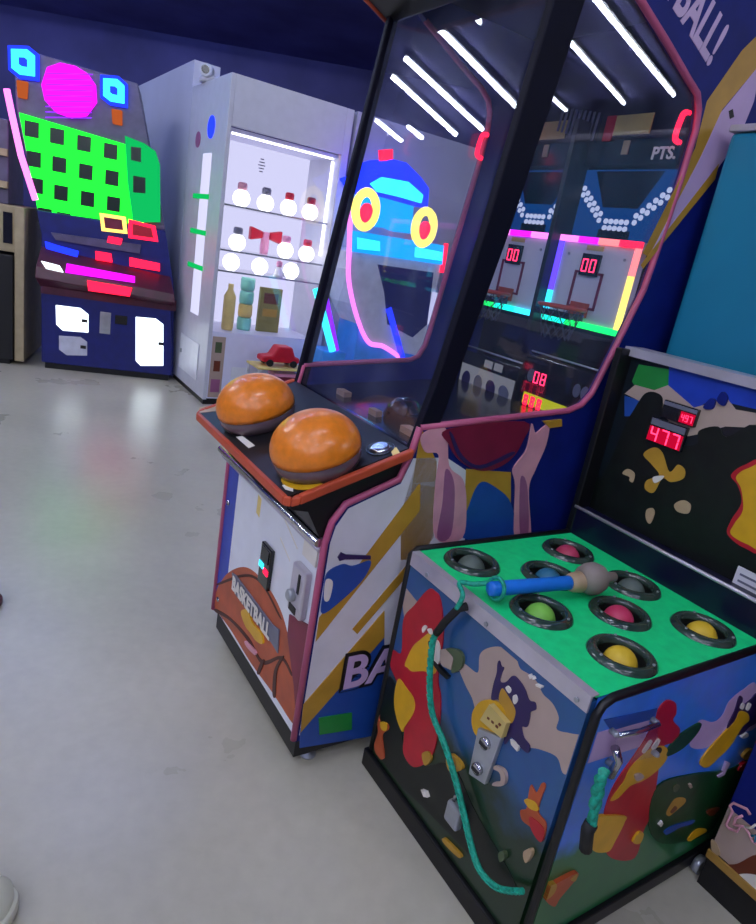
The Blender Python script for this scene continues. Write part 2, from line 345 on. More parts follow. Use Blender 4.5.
# front door
box('front_door', 'white_door', bb, .02, BW-.012, .0, .02, .115, .652, .002)
box('front_frame', 'navy', bb, .0, BW-.004, .02, .04, .10, .66)
MB().tube([(-.01,-.02,.655),(BW-.01,-.012,.655)], .011, 10).build('chrome_rail', 'chrome', bb)
MB().tube([(-.006,-.012,.634),(BW-.01,-.006,.636)], .006, 8).build('chrome_rail', 'alu', bb)
decal('blue_strip_print', bb, 'y', 0, -1, [([(.022,.118),(.105,.118),(.105,.640),(.022,.640)], 'royal')])
ballp = [(0.07206,0.2816),(0.1293,0.3322),(0.2228,0.3843),(0.306,0.4153),(0.3824,0.423),(0.4465,0.4115),(0.4915,0.391),(0.5205,0.3623),(0.5424,0.3274),(0.5605,0.289),(0.5594,0.2528),(0.3806,0.218),(0.2336,0.1834),(0.06326,0.1498),(0.02252,0.155),(0.03347,0.2187)]
ballp = [(x, max(.118, min(z, .5))) for x, z in [(0.04286,0.2087),(0.1117,0.291),(0.2121,0.3634),(0.303,0.3939),(0.4132,0.3985),(0.4941,0.3787),(0.5505,0.3395),(0.5937,0.2941),(0.63,0.2371),(0.6477,0.175),(0.6406,0.1438),(0.5117,0.1403),(0.3513,0.1262),(0.1854,0.1279),(0.02866,0.1129),(0.0219,0.1558)]]
ln1 = [(0.04286,0.2087),(0.2402,0.3464),(0.3579,0.3846),(0.4809,0.3623),(0.4901,0.368),(0.3596,0.3924),(0.2378,0.3543),(0.04742,0.2213)]
ln2 = [(0.04075,0.1202),(0.1742,0.1655),(0.3208,0.1906),(0.4228,0.1849),(0.5277,0.2698),(0.5917,0.2678),(0.5949,0.2575),(0.5305,0.2607),(0.4263,0.1736),(0.3143,0.1751),(0.1724,0.1545),(0.04411,0.1086)]
ln3 = [(0.5288,0.2663),(0.5016,0.2041),(0.5117,0.1403),(0.5294,0.1446),(0.5186,0.2161),(0.5437,0.2764)]
ln4 = [(0.4228,0.1849),(0.4029,0.1342),(0.4173,0.1351),(0.4374,0.1904)]
decal('ball_art', bb, 'y', 0, -1, [(ballp, 'ball_print', 1), (ln1, 'ball_line', 1), (ln2, 'ball_line', 1), (ln3, 'ball_line', 1), (ln4, 'ball_line', 1),
    ([(0.5425,0.404),(0.6458,0.4361),(0.6488,0.292),(0.6517,0.1782),(0.619,0.2457),(0.5483,0.3464)], 'maroon_print')], base=.001)
text('door_lettering', 'BASKETBALL', .060, 'white_print', bb, 'y-', (.165,-.008,.268), .02, .0008, sx=.86, bold=.002)
decal('script_print', bb, 'y', 0, -1, [([(0.2502,0.2359),(0.2972,0.2689),(0.3355,0.2509),(0.4004,0.2584),(0.4192,0.2366),(0.3774,0.2182),(0.335,0.2166),(0.2913,0.2141)], 'yellow_print', 1), ([(0.3043,0.1705),(0.3767,0.1856),(0.3802,0.1741),(0.3185,0.1609)], 'skin_print', 1)], base=.0062)
decal('letter_backing', bb, 'y', 0, -1, [([(0.1444,0.3086),(0.1785,0.3175),(0.456,0.3215),(0.4995,0.3318),(0.5104,0.2667),(0.4715,0.271),(0.1838,0.2588)], 'grey_print')], base=.0046)
# bill acceptor with lit strip, coin mechanism
ba = box('bill_acceptor', 'black_gloss', bb, .345, .412, -.012, 0, .395, .515, .003)
MB().box(.349,.376,-.0145,-.012,.445,.460).build('lamp', 'g_cyan', ba); MB().box(.382,.408,-.0145,-.012,.438,.453).build('lamp', 'g_red', ba)
box('slot', 'screen_black', ba, .355, .402, -.0145, -.012, .47, .508)
cm = box('coin_mechanism', 'alu', bb, .555, .625, -.022, 0, .435, .565, .006)
box('coin_slot', 'black', cm, .597, .607, -.024, -.021, .50, .55)
MB().lathe([(.016,0),(.016,.012),(.010,.016)], (.58,-.022,.485), (0,-1,0), 16).build('return_button', 'steel', cm)
box('return_door', 'black', cm, .570, .605, -.0245, -.021, .442, .460)
box('door_flap', 'white_print', bb, .565, .635, -.006, 0, .585, .632, .002)
for (x, z) in ((.05,.50),(.05,.16)): MB().lathe([(.009,0),(.009,.003),(.005,.006)], (x, 0, z), (0,-1,0), 12).build('lock', 'chrome', bb)
decals('door_stickers', bb, 'y', 0, -1, [([(.26,.56),(.285,.555),(.285,.61),(.26,.615)], 'yellow_toy'), ([(.43,.56),(.50,.53),(.50,.535),(.43,.565)], 'white_print'), ([(.44,.62),(.53,.58),(.53,.584),(.44,.624)], 'white_print')])
# console: a tray sloping up towards the glass
def CZ(d): return .775+(d+.103)*.105/.288
con = [(-.103,.745),(-.103,.775),(.19,CZ(.19)),(.19,.70),(.02,.662),(-.012,.67),(-.05,.735)]
MB().prism(con, 'x', .012, BW-.012).build('console', 'black', bb)
tr = [(-.012,.19,CZ(.19)),(-.012,-.085,CZ(-.085)),(-.004,-.104,CZ(-.104)),(.015,-.114,CZ(-.114)),(BW-.015,-.114,CZ(-.114)),(BW+.006,-.104,CZ(-.104)),(BW+.014,-.085,CZ(-.085)),(BW+.014,.19,CZ(.19))]
tb = MB()
for (dx0, h0, h1) in ((.0, -.018, .004),):
    k = len(tr)
    inn = [(min(max(x, .006), BW-.004), max(y, -.098), z) for x, y, z in tr]
    for i in range(k-1):
        a, b, c, d_ = Vector(tr[i]), Vector(tr[i+1]), Vector(inn[i+1]), Vector(inn[i])
        up = Vector((0,0,1)); tb.hull8([a+up*h0, b+up*h0, c+up*h0, d_+up*h0, a+up*h1, b+up*h1, c+up*h1, d_+up*h1])
tb.build('console_trim', 'orange_trim', bb, .004)
tl = math.atan2(.105, .288); cn = Vector((0, -math.sin(tl), math.cos(tl)))
def onc(x, d, h=0.0): return Vector((x, d, CZ(d)))+cn*h
for x, d in ((.205,.0),(.558,.008)):
    o = MB(); pr = [(.108+.015*math.sin(t*PI/2), .05*t) for t in (0,.33,.66,1)]
    k = o.lathe([(.098,0),(.104,.02),(.102,.048)], onc(x, d), cn, 36).build('ball_skirt', 'skirt', bb)
    o = MB(); r = .106
    o.lathe([(r*math.cos(a), .046+r*.78*math.sin(a)) for a in [PI/2*i/12-.12 for i in range(13)]]+[(.0005,.046+r*.78)], onc(x, d), cn, 40).build('ball_button', 'orange_ball', bb)
dk = MB(); dk.lathe([(.026,0),(.026,.006),(.018,.009)], onc(.600,.142), cn, 24).build('start_button', 'chrome', bb)
MB().lathe([(.034,0),(.034,.003)], onc(.600,.142), cn, 24).build('button_bezel', 'black_gloss', bb)
def cdec(name, layers):
    mb = MB(); nm = []
    for i, (poly, m) in enumerate(layers):
        if m not in nm: nm.append(m)
        mb.cur = nm.index(m); k = len(poly); n = len(mb.v)
        mb.v += [tuple(onc(x, d, 0)) for x, d in poly]+[tuple(onc(x, d, .001+.0008*i)) for x, d in poly]
        mb.face(list(range(n, n+k))); mb.face(list(range(n+k, n+2*k)))
        for q in range(k): mb.face([n+q, n+(q+1) % k, n+k+(q+1) % k, n+k+q])
    return mb.build(name, nm, bb)
oval = ell(.605,-.055,.055,.032,.35); cdec('instruction_sticker', [([(0.5898,-0.09418),(0.6015,-0.07348),(0.6337,-0.08739),(0.612,-0.09618)], 'white_print'), (oval, 'yellow_print'), (ell(.605,-.055,.030,.014,.35), 'brown_print'), (ell(.603,-.054,.020,.008,.35), 'yellow_print')])
cdec('small_label', [([(0.2613,-0.08317),(0.2689,-0.0691),(0.3498,-0.06546),(0.3512,-0.08221)], 'white_print')])
cdec('tan_label', [([(-0.02686,-0.09213),(-0.003319,-0.04365),(0.04894,-0.05587),(0.01328,-0.1085)], 'label_tan')])
cdec('yellow_label', [([(0.6169,0.1579),(0.6224,0.1714),(0.6602,0.1609),(0.6548,0.1436)], 'yellow_toy')])
# interior: deck, rear wall, boards
MB().prism([(.20,CZ(.19)-.01),(.885,.93),(.885,.80),(.20,.72)], 'x', .02, BW-.02).build('inner_deck', 'black_gloss', bb)
MB().lathe([(.0005,.055),(.03,.05),(.05,.03),(.06,0)], (.40,.34,.885), (0,0,1), 20).build('ball_ramp', 'black_gloss', bb)
for (x, y, a, b) in ((.13,.27,.05,.025),(.34,.26,.04,.02),(.50,.26,.06,.03)):
    box('console_reflection', 'reflection_tan', bb, x, x+a, y, y+b, CZ(.19)-.005, CZ(.19)+.012)  # console reflection in the glass, built as tan blocks
box('inner_wall', 'screen_black', bb, .02, BW-.02, .885, .90, .80, 2.0)
box('centre_divider', 'black', bb, .318, .334, .80, .885, 1.15, 1.75)
def board(x0, x1, z0, z1, cols, tag_):
    b = box('backboard', 'white_panel', bb, x0, x1, .835, .86, z0, z1, .003); b['label'] = tag_
    t = .017; n = 6
    def strip(p0, p1, q0, q1, cl):
        k = len(cl)
        for i, c in enumerate(cl):
            a = p0+(p1-p0)*i/k; e = p0+(p1-p0)*(i+1)/k
            if q0 == 'h': MB().box(a, e, .828, .836, q1, q1+t).build('led_strip', c, b)
            else: MB().box(q1, q1+t, .828, .836, a, e).build('led_strip', c, b)
    strip(x0, x1, 'h', z1-t, cols[0]); strip(x0, x1, 'h', z0, cols[1]); strip(z0+t, z1-t, 'v', x0, cols[2]); strip(z0+t, z1-t, 'v', x1-t, cols[3])
    w = x1-x0; cx = x0+w*.47
    sc = box('score_display', 'lcd_dark', b, cx-.032, cx+.032, .826, .835, z1-.105, z1-.045); 
    sevenseg('score_digits', '00', cx-.026, .826, z1-.095, .02, .036, 'g_score', b)
    sq = MB(); s = .052; y0, y1 = .831, .835; zc = z0+.105
    for r in ((cx-s,cx+s,zc+s-.007,zc+s),(cx-s,cx+s,zc-s,zc-s+.007),(cx-s,cx-s+.007,zc-s,zc+s),(cx+s-.007,cx+s,zc-s,zc+s)): sq.box(r[0],r[1],y0,y1,r[2],r[3])
    sq.build('target_square', 'maroon_print', b)
    MB().box(cx-.03,cx+.03,.832,.835,z1-.035,z1-.022).build('sticker', 'tag_yellow', b)
    for sx in (x0+.045, x1-.045): MB().lathe([(.004,0),(.004,.003)], (sx,.835,z1-.05), (0,-1,0), 10).build('screw', 'steel', b)
    rim = MB(); zc = z0+.05
    rim.tube([(cx+.065*math.cos(a), .76+.065*math.sin(a), zc) for a in [2*PI*i/24 for i in range(24)]], .005, 8, True); rim.box(cx-.03, cx+.03, .822, .835, zc-.02, zc+.02)
    rim.build('hoop', 'orange_trim', b)
    net = MB()
    for i in range(12):
        a = 2*PI*i/12; a2 = a+PI/6; a3 = a-PI/6
        for e in (a2, a3): net.tube([(cx+.065*math.cos(a), .76+.065*math.sin(a), zc), (cx+.05*math.cos(e), .76+.05*math.sin(e), zc-.05), (cx+.04*math.cos(a if e == a2 else a), .76+.04*math.sin(a), zc-.09)], .0013, 4)
    net.build('net', 'net_white', b)
    MB().box(cx-.085,cx+.05,.74,.80,zc-.03,zc-.012).build('hoop_shelf', 'lcd_dark', b)
board(.010+.012,.312,1.192,1.442,(('g_pink','g_magenta','g_pink'),('g_neongreen','g_teal','g_cyan'),('g_violet','g_violet'),('g_cyan','g_violet','g_blue')),'left backboard with pink, blue and green light strips')
board(.340,.632,1.192,1.442,(('g_pink','g_magenta','g_salmon','g_red'),('g_teal','g_neongreen','g_neongreen'),('g_cyan','g_violet','g_violet'),('g_yellow','g_amber','g_salmon')),'right backboard with pink, amber and green light strips')
# stadium print above the boards
MB().box(.022,BW-.022,.878,.885,1.445,1.63).build('stadium_print', 'g_bluepanel', bb)
dots = MB()
for cx in (.165,.488):
    for sgn in (-1, 1):
        for i in range(6):
            for j in range(2):
                x = cx+sgn*(.062+.0165*i); z = 1.50+.0135*i+.018*j-.006
                dots.prism(ell(x, z, .0075, .0075, n=10), 'y', .875, .878)
    for i in range(5):
        for j in range(2):
            dots.prism(ell(cx-.036+.018*i, 1.475+.018*j, .008, .0075, n=10), 'y', .875, .878)
dots.build('stadium_lamps_print', 'g_dot', bb)
for cx in (.165,.488):
    MB().prism([(cx-.115,1.626),(cx+.115,1.626),(cx+.06,1.53),(cx-.06,1.53)], 'y', .8765, .878).build('sky_print', 'screen_black', bb)
    MB().box(cx-.055,cx+.055,.876,.878,1.447,1.47).build('tower_print', 'screen_black', bb)
box('upper_panel', 'screen_black', bb, .022, BW-.022, .86, .884, 1.64, 1.99)
for cx in (.165,.47):
    s = MB().box(cx-.065,cx+.065,.856,.86,1.715,1.765).build('sponsor_plate', 'tag_yellow', bb); MB().box(cx-.085,cx-.055,.852,.856,1.70,1.765).build('plate_mark', 'g_red' if cx < .3 else 'red_print', s)
    MB().box(cx-.010,cx+.010,.856,.86,1.665,1.70).build('small_tag', 'label_tan', bb)
text('points_lettering', 'PTS.', .042, 'white_print', bb, 'y-', (.560,.859,1.652), 0, .001, bold=.001)
for x, d0, z0 in ((.028,.705,1.635),(BW-.026,.845,1.69)):
    p = [(x,d0+.025,z0+.07),(x,d0+.006,z0+.066),(x,d0,z0+.05),(x,d0-.004,z0+.02),(x,d0,z0+.004),(x,d0+.02,z0)]
    MB().tube(smoothpath(p), .007, 8).build('neon_bracket', 'g_red', bb)
for i in range(9): MB().prism([(.20+.018*i,1.735-.004*i),(.207+.018*i,1.735-.004*i),(.212+.018*i,1.80-.003*i),(.205+.018*i,1.80-.003*i)], 'y', .850,.853).build('grille_reflection', 'grey_print', bb)  # reflection of a grille, modelled as pale slanted bars
# plaques under the boards
pl = box('instruction_plaque', 'lcd_dark', bb, .03, .318, .815, .83, .86, 1.03, .002)
MB().box(.038,.31,.812,.815,.885,.985).build('picture_strip', 'g_screenwhite', pl)
for i in range(4): MB().prism(ell(.075+.066*i, .935, .022, .028, .3*i, 14), 'y', .8105, .812).build('picture', 'grey_print' if i % 2 else 'purple_print', pl)
MB().box(.15,.19,.813,.815,.995,1.02).build('caption', 'g_screenwhite', pl); MB().box(.20,.24,.813,.815,.995,1.02).build('caption', 'g_screenwhite', pl)
pl = box('score_plaque', 'lcd_dark', bb, .345, .628, .815, .83, .88, 1.08, .002)
MB().box(.36,.625,.812,.815,.93,.965).build('yellow_band', 'g_lime', pl)
sevenseg('plaque_digits', '08', .385, .814, 1.0, .02, .036, 'g_score', pl); sevenseg('plaque_digits', '888', .365, .812, .925, .02, .034, 'g_red', pl, .008)
for x in (.37,.56,.59): MB().prism(ell(x, 1.02, .014, .02, 0, 14), 'y', .813, .815).build('picture', 'grey_print', pl)
MB().tube([(.03,.82,1.045),(.318,.82,1.045)], .003, 6).build('plaque_rail', 'alu', bb); MB().tube([(.345,.82,1.092),(.628,.82,1.092)], .003, 6).build('plaque_rail', 'alu', bb)
# glass
fgp = [(.205,.86+.02),(.213,.86+.02),(.352,1.985),(.344,1.985)]
MB().prism(fgp, 'x', .023, BW-.025).build('front_glass', 'pane', bb)
wsd = [(.262,.945),(.69,.985),(.735,1.002),(.765,1.035),(.779,1.075),(.859,1.325),(.882,1.62),(.884,1.72),(.873,1.766),(.85,1.797),(.804,1.815),(.587,1.905),(.44,1.965),(.42,1.93),(.345,1.39)]
MB().prism(wsd, 'x', BW-.012, BW-.008).build('side_glass', 'pane', bb)
MB().prism([(.262,.945)]+left[7:19]+[(.42,1.93),(.345,1.39)], 'x', .008, .012).build('side_glass', 'pane_clear', bb)
# printed side art
X = BW
decal('side_band_print', bb, 'x', X, 1, [
    ([(.012,.118),(.012,.66),(.02,.70),(.045,.742),(.178,.797),(.20,.86),(.30,.86),(.42,.80),(.42,.118)], 'white_panel'),
    ([(0.2342,0.7976),(0.2514,0.7237),(0.01537,0.3942),(0.01405,0.4618)], 'ochre_print'),
    ([(0.2564,0.5901),(0.264,0.5568),(0.1321,0.394),(0.1148,0.4113)], 'ochre_print'),
    ([(0.2159,0.3798),(0.01197,0.1395),(0.01903,0.07767),(0.2854,0.03977)], 'mid_blue'),
    ([(0.2018,0.449),(0.2182,0.369),(0.01361,0.1283),(0.009648,0.2141)], 'ochre_print'),
    ([(0.01582,0.5821),(0.0543,0.6),(0.08408,0.5917),(0.131,0.6),(0.1201,0.5544),(0.07091,0.5046),(0.01966,0.4731),(0.01389,0.532)], 'mid_blue', 1),
    ([(0.03692,0.6201),(0.04396,0.6328),(0.05928,0.6248),(0.1282,0.6143),(0.1301,0.6048),(0.05663,0.6133),(0.0432,0.6104)], 'purple_print'),
    ([(0.01419,0.5641),(0.03376,0.5568),(0.03214,0.5106),(0.0179,0.5129)], 'white_print', 1),
    ([(0.05963,0.161),(0.1591,0.1493),(0.1693,0.09237),(0.07039,0.1055)], 'green_print')])
bt = text('side_lettering', 'BASKETBALL', .135, 'black', bb, 'x+', (X+.006,.108,.240), 0, .0008, bold=.013)
bt = text('side_lettering', 'BASKETBALL', .135, 'lilac_print', bb, 'x+', (X+.0085,.108,.240), 0, .0008, bold=.003)
decal('hands_print', bb, 'x', X, 1, [
    ([(0.2057,0.9359),(0.2722,0.8494),(0.3119,0.6438),(0.2769,0.5844),(0.2225,0.5907),(0.1946,0.7191),(0.2093,0.8336)], 'ochre_print'),
    ([(0.3697,0.8286),(0.5273,0.814),(0.589,0.6174),(0.4107,0.6344)], 'ochre_print'),
    ([(0.4107,0.6344),(0.4073,0.7327),(0.4264,0.7891),(0.4773,0.7772),(0.5558,0.7234),(0.5958,0.6167)], 'mid_blue', 1),
    ([(0.2096,0.9191),(0.277,0.9345),(0.3119,0.8394),(0.3659,0.801),(0.3955,0.7335),(0.4083,0.6346),(0.3175,0.6432),(0.2824,0.7863),(0.2731,0.867),(0.2296,0.8764)], 'skin_print', 1),
    ([(0.3034,0.8307),(0.3427,0.7835),(0.3666,0.6484),(0.3232,0.6427),(0.3158,0.7385)], 'skin_shade', 1),
    ([(0.2827,0.9329),(0.5318,0.9543),(0.5396,0.9001),(0.5151,0.8529),(0.4629,0.8257),(0.4048,0.8247),(0.3412,0.8522),(0.2982,0.8929)], 'maroon_print', 1),
    ([(0.5585,0.949),(0.5796,0.9237),(0.6004,0.938),(0.6229,0.9477),(0.6302,0.8897),(0.6144,0.821),(0.6082,0.761),(0.665,0.6101),(0.6026,0.6161),(0.5552,0.7736),(0.5305,0.8236),(0.5591,0.8712),(0.5616,0.9094)], 'skin_print', 1),
    ([(0.5655,0.793),(0.5982,0.7716),(0.6515,0.6222),(0.6214,0.6196)], 'skin_shade', 1),
    ([(0.291,0.9208),(0.34,0.8567),(0.415,0.8291),(0.5121,0.8625),(0.5067,0.872),(0.4124,0.8385),(0.3464,0.8656),(0.2995,0.9208)], 'purple_print', 1),
    ([(0.5938,0.9569),(0.6639,0.9625),(0.6709,0.9432),(0.6263,0.9381)], 'ochre_print')])
decal('upper_band_print', bb, 'x', X, 1, [
    ([(1.022,1.982),(1.061,1.923),(0.9595,1.789),(0.9289,1.673),(0.8354,1.407),(0.808,1.413),(0.8966,1.684),(0.8894,1.79),(0.9679,1.924)], 'ochre_print'),
    ([(1.061,1.923),(1.079,1.837),(1.063,1.74),(0.9862,1.618),(0.8678,1.461),(0.8421,1.427),(0.9289,1.673),(0.9563,1.78)], 'lilac_print'),
    ([(1.011,1.671),(1.014,1.633),(0.8802,1.453),(0.8253,1.376),(0.8132,1.384),(0.8566,1.449)], 'ochre_print'),
    ([(0.9855,1.791),(0.999,1.799),(1.014,1.784),(0.9999,1.776)], 'black')])
text('side_lettering', 'BASKETBALL!', .135, 'lilac_print', bb, 'x+', (X+.001,.862,1.860), -.36, .0008, align='RIGHT', sx=.60, bold=.004)

# ------------------------------------------------------------------ whack game with the green playfield
wk = thing('whack_game', 'low whacking game with green playfield, eight holes and cartoon bear panels', 'arcade game', WO, YAW)
bz = .055
def gradpanel(name, c_top, c_low, zsplit, soft):
    m = bpy.data.materials.new(name); m.use_nodes = True; nt = m.node_tree; b = nt.nodes['Principled BSDF']; b.inputs['Roughness'].default_value = .3
    b.inputs['Coat Weight'].default_value = .25; b.inputs['Coat Roughness'].default_value = .1
    tc = nt.nodes.new('ShaderNodeTexCoord'); sp = nt.nodes.new('ShaderNodeSeparateXYZ'); nz = nt.nodes.new('ShaderNodeTexNoise'); nz.inputs['Scale'].default_value = 7; nz.inputs['Detail'].default_value = 5
    nt.links.new(tc.outputs['Object'], sp.inputs[0]); nt.links.new(tc.outputs['Object'], nz.inputs['Vector'])
    ad = nt.nodes.new('ShaderNodeMath'); ad.operation = 'MULTIPLY_ADD'; ad.inputs[1].default_value = .25
    nt.links.new(nz.outputs['Fac'], ad.inputs[0]); nt.links.new(sp.outputs['Z'], ad.inputs[2])
    rp = nt.nodes.new('ShaderNodeValToRGB'); e = rp.color_ramp.elements
    e[0].position = zsplit+.125-soft; e[0].color = lin(c_low); e[1].position = zsplit+.125+soft; e[1].color = lin(c_top)
    nt.links.new(ad.outputs[0], rp.inputs['Fac'])
    n2 = nt.nodes.new('ShaderNodeTexNoise'); n2.inputs['Scale'].default_value = 22; nt.links.new(tc.outputs['Object'], n2.inputs['Vector'])
    mx = nt.nodes.new('ShaderNodeMixRGB'); mx.blend_type = 'MULTIPLY'; mx.inputs['Fac'].default_value = .35
    nt.links.new(rp.outputs['Color'], mx.inputs[1]); nt.links.new(n2.outputs['Color'], mx.inputs[2]); nt.links.new(mx.outputs[0], b.inputs['Base Color'])
    MATS[name] = m
gradpanel('art_front', '#285c96', '#14301a', .33, .05); gradpanel('art_side', '#4690ff', '#287a46', .30, .03); gradpanel('art_board', '#16202a', '#0a100e', .9, .1)
box('front_panel', 'art_front', wk, .018, WW-.018, 0, .018, bz, WH-.012)
box('side_panel', 'art_side', wk, WW-.018, WW, .018, WD, bz, WH-.005)
box('side_panel', 'deep_blue', wk, 0, .018, .018, WD, bz, WH-.005)
box('rear_panel', 'black', wk, .018, WW-.018, WD-.018, WD, bz, WH)
# black base rail, posts and edging
MB().box(-.008, WW+.008, -.010, .02, .0, bz-.003).box(-.008, .02, .02, WD, .0, bz-.003).box(WW-.02, WW+.010, .02, WD+.01, .012, bz-.003).build('base_rail', 'black', wk, .003)
MB().tube([(.006,.006,bz),(.006,.006,WH-.012),(.006,.02,WH),(.006,.55,WH)], .009, 8).build('corner_trim', 'black', wk)
MB().tube([(WW-.004,.006,bz),(WW-.004,.006,WH-.03),(WW-.004,.016,WH-.01),(WW-.004,.04,WH),(WW-.004,.55,WH)], .0085, 8).build('corner_trim', 'black', wk)
MB().prism([(-.005,WH-.031),(-.005,WH+.004),(.016,WH+.004),(.016,WH+.001),(0,WH+.001),(0,WH-.031)], 'x', .02, WW-.016).build('front_edge_angle', 'alu', wk)
for x in (.09,.30,.545): MB().lathe([(.005,0),(.005,.003)], (x,-.006,WH-.02), (0,-1,0), 10).build('screw', 'steel', wk)
# playfield with real holes
HOLES = [(.099,.115,'mole_grey'),(.111,.436,'mole_red'),(.202,.271,'mole_blue'),(.323,.122,'mole_green'),(.298,.459,'mole_grey'),(.383,.306,'mole_pink'),(.498,.167,'mole_yellow'),(.491,.453,'mole_yellow')]
bm = bmesh.new(); ed = []
def loop(pts):
    vs = [bm.verts.new((x, y, WH)) for x, y in pts]
    for i in range(len(vs)): ed.append(bm.edges.new((vs[i], vs[(i+1) % len(vs)])))
loop([(.014,.006),(WW-.014,.006),(WW-.014,.552),(.014,.552)])
for hx, hy, _ in HOLES: loop(ell(hx, hy, .050, .050, n=28))
bmesh.ops.triangle_fill(bm, use_beauty=True, edges=ed); bmesh.ops.recalc_face_normals(bm, faces=bm.faces)
if bm.faces[0].normal.z < 0: bmesh.ops.reverse_faces(bm, faces=bm.faces)
me = bpy.data.meshes.new('playfield'); bm.to_mesh(me); bm.free(); me.materials.append(MATS['play_green'])
pf = bpy.data.objects.new('playfield', me); C.objects.link(pf); pf.parent = wk
for hx, hy, m in HOLES:
    rg = MB().lathe([(.047,-.002),(.048,.008),(.053,.012),(.062,.010),(.068,.003),(.069,0)], (hx, hy, WH), seg=36, cap=False).build('hole_ring', 'ring', wk)
    for a in (.4, 2.5, 4.6): MB().lathe([(.003,0),(.003,.0025)], (hx+.058*math.cos(a), hy+.058*math.sin(a), WH+.0105), seg=8).build('screw', 'steel', rg)
    MB().lathe([(.050,0),(.049,-.07),(.0005,-.071)], (hx, hy, WH), seg=28, cap=False).build('well', 'well', wk)
    MB().lathe([(.034,-.06),(.034,-.018)]+[(.034*math.cos(a), -.018+.036*math.sin(a)) for a in [PI/2*i/8 for i in range(1, 8)]]+[(.0005,.018)], (hx, hy, WH), seg=24, cap=False).build('mole', m, wk)
# riser and score board
box('riser', 'navy', wk, .006, WW-.006, .552, .60, WH-.02, WH+.078, .002)
MB().tube([(.006,.552,WH+.079),(WW-.006,.552,WH+.079)], .005, 8).build('riser_edge', 'alu', wk)
box('score_board', 'art_board', wk, .012, WW-.012, .60, .64, WH+.06, 1.160)
MB().box(-.006,.014,.55,.70,.40,1.172).build('board_cheek', 'black', wk, .003); MB().box(WW-.014,WW+.006,.55,.70,.645,1.172).build('board_cheek', 'black', wk, .003)
MB().prism([(.585,1.155),(.585,1.178),(.66,1.178),(.66,1.172),(.592,1.172),(.592,1.155)], 'x', -.004, WW+.006).build('board_top_angle', 'alu', wk)
box('board_back', 'black', wk, .0, WW, .64, .70, WH, 1.172)
decal('board_art', wk, 'y', .60, -1, [
    ([(0.04012,1.139),(0.1298,1.147),(0.1456,1.093),(0.04935,1.081),(0.03465,1.092)], 'green_print'), ([(0.1255,1.159),(0.3691,1.153),(0.3831,1.113),(0.2596,1.107),(0.2204,1.061),(0.1886,1.069),(0.1456,1.093)], 'royal'),
    ([(0.02451,1.056),(0.04786,1.086),(0.1066,1.087),(0.1399,1.109),(0.1801,1.093),(0.2247,1.075),(0.2664,1.1),(0.289,1.123),(0.3229,1.099),(0.3857,1.106),(0.3959,1.077),(0.313,1.055),(0.2623,1.021),(0.2227,0.9993),(0.1685,1.027),(0.1053,1.045),(0.04817,1.053)], 'cloud_print'),
    ([(0.02602,1.051),(0.1038,1.049),(0.1141,1.02),(0.04425,0.9989)], 'mid_blue'),
    ([(0.09353,1.079),(0.1299,1.08),(0.1432,1.056),(0.1513,1.004),(0.2109,0.9773),(0.2623,0.9948),(0.2559,1.026),(0.2973,1.05),(0.3249,1.033),(0.3998,1.066),(0.5105,0.7528),(0.4636,0.7715),(0.06383,0.7024),(0.04792,0.9217),(0.07285,1.045)], 'dark_print', 1),
    ([(0.1322,0.9218),(0.1548,0.9487),(0.1823,0.9443),(0.2162,0.9054),(0.2324,0.9301),(0.2538,0.9244),(0.2566,0.9026),(0.2292,0.8825),(0.204,0.882),(0.193,0.8393),(0.1667,0.8383),(0.164,0.8615),(0.1921,0.8868),(0.1648,0.905)], 'ochre_print', 1),
    ([(0.08946,0.8522),(0.1006,0.8693),(0.1244,0.8656),(0.127,0.842),(0.1156,0.8424),(0.1126,0.8512)], 'label_tan', 1), ([(0.1892,0.7891),(0.2035,0.8002),(0.2134,0.7899),(0.2103,0.7592),(0.1948,0.7669)], 'label_tan', 1),
    ([(0.2566,0.8328),(0.2742,0.8525),(0.2962,0.8498),(0.2975,0.8272),(0.2709,0.8202)], 'label_tan', 1), ([(0.1797,0.8773),(0.2062,0.8904),(0.201,0.876),(0.1875,0.864)], 'white_print', 1),
    ([(0.3657,0.9539),(0.3873,0.9875),(0.4298,1.003),(0.4913,0.8292),(0.4504,0.8088),(0.4038,0.8215),(0.4004,0.8554),(0.409,0.9027),(0.3885,0.9371)], 'red_print', 1),
    ([(0.3782,0.9544),(0.3971,0.9828),(0.4392,0.9986),(0.498,0.8325),(0.4547,0.8197),(0.4111,0.825),(0.4104,0.8512),(0.4178,0.8893),(0.3984,0.9326)], 'yellow_print', 1),
    ([(0.25,1.082),(0.2596,1.107),(0.2731,1.106),(0.2718,1.085)], 'deep_blue', 1), ([(0.2771,1.107),(0.2823,1.13),(0.2982,1.121),(0.297,1.1)], 'deep_blue', 1)])
def rect(q): return (min(p[0] for p in q), max(p[0] for p in q), min(p[1] for p in q), max(p[1] for p in q))
d1 = box('score_display', 'lcd_dark', wk, .130, .232, .588, .60, .962, 1.025, .002); MB().box(.133,.229,.587,.588,.965,1.002).build('lit_window', 'g_scorebg', d1)
sevenseg('score_digits', '477', .140, .587, .966, .021, .036, 'g_score', d1)
d2 = box('score_display', 'lcd_dark', wk, .150, .245, .588, .60, 1.030, 1.075, .002); MB().box(.203,.242,.587,.588,1.033,1.060).build('lit_window', 'g_scorebg', d2)
sevenseg('score_digits', '497', .208, .587, 1.038, .0075, .016, 'g_score', d2); MB().box(.152,.243,.587,.588,1.063,1.072).build('caption_strip', 'grey_print', d2)
MB().box(.133,.229,.587,.588,1.006,1.022).build('caption_strip', 'grey_print', d1)
nt_ = box('notice_card', 'white_panel', wk, .452, .53, .590, .594, .706, .765)
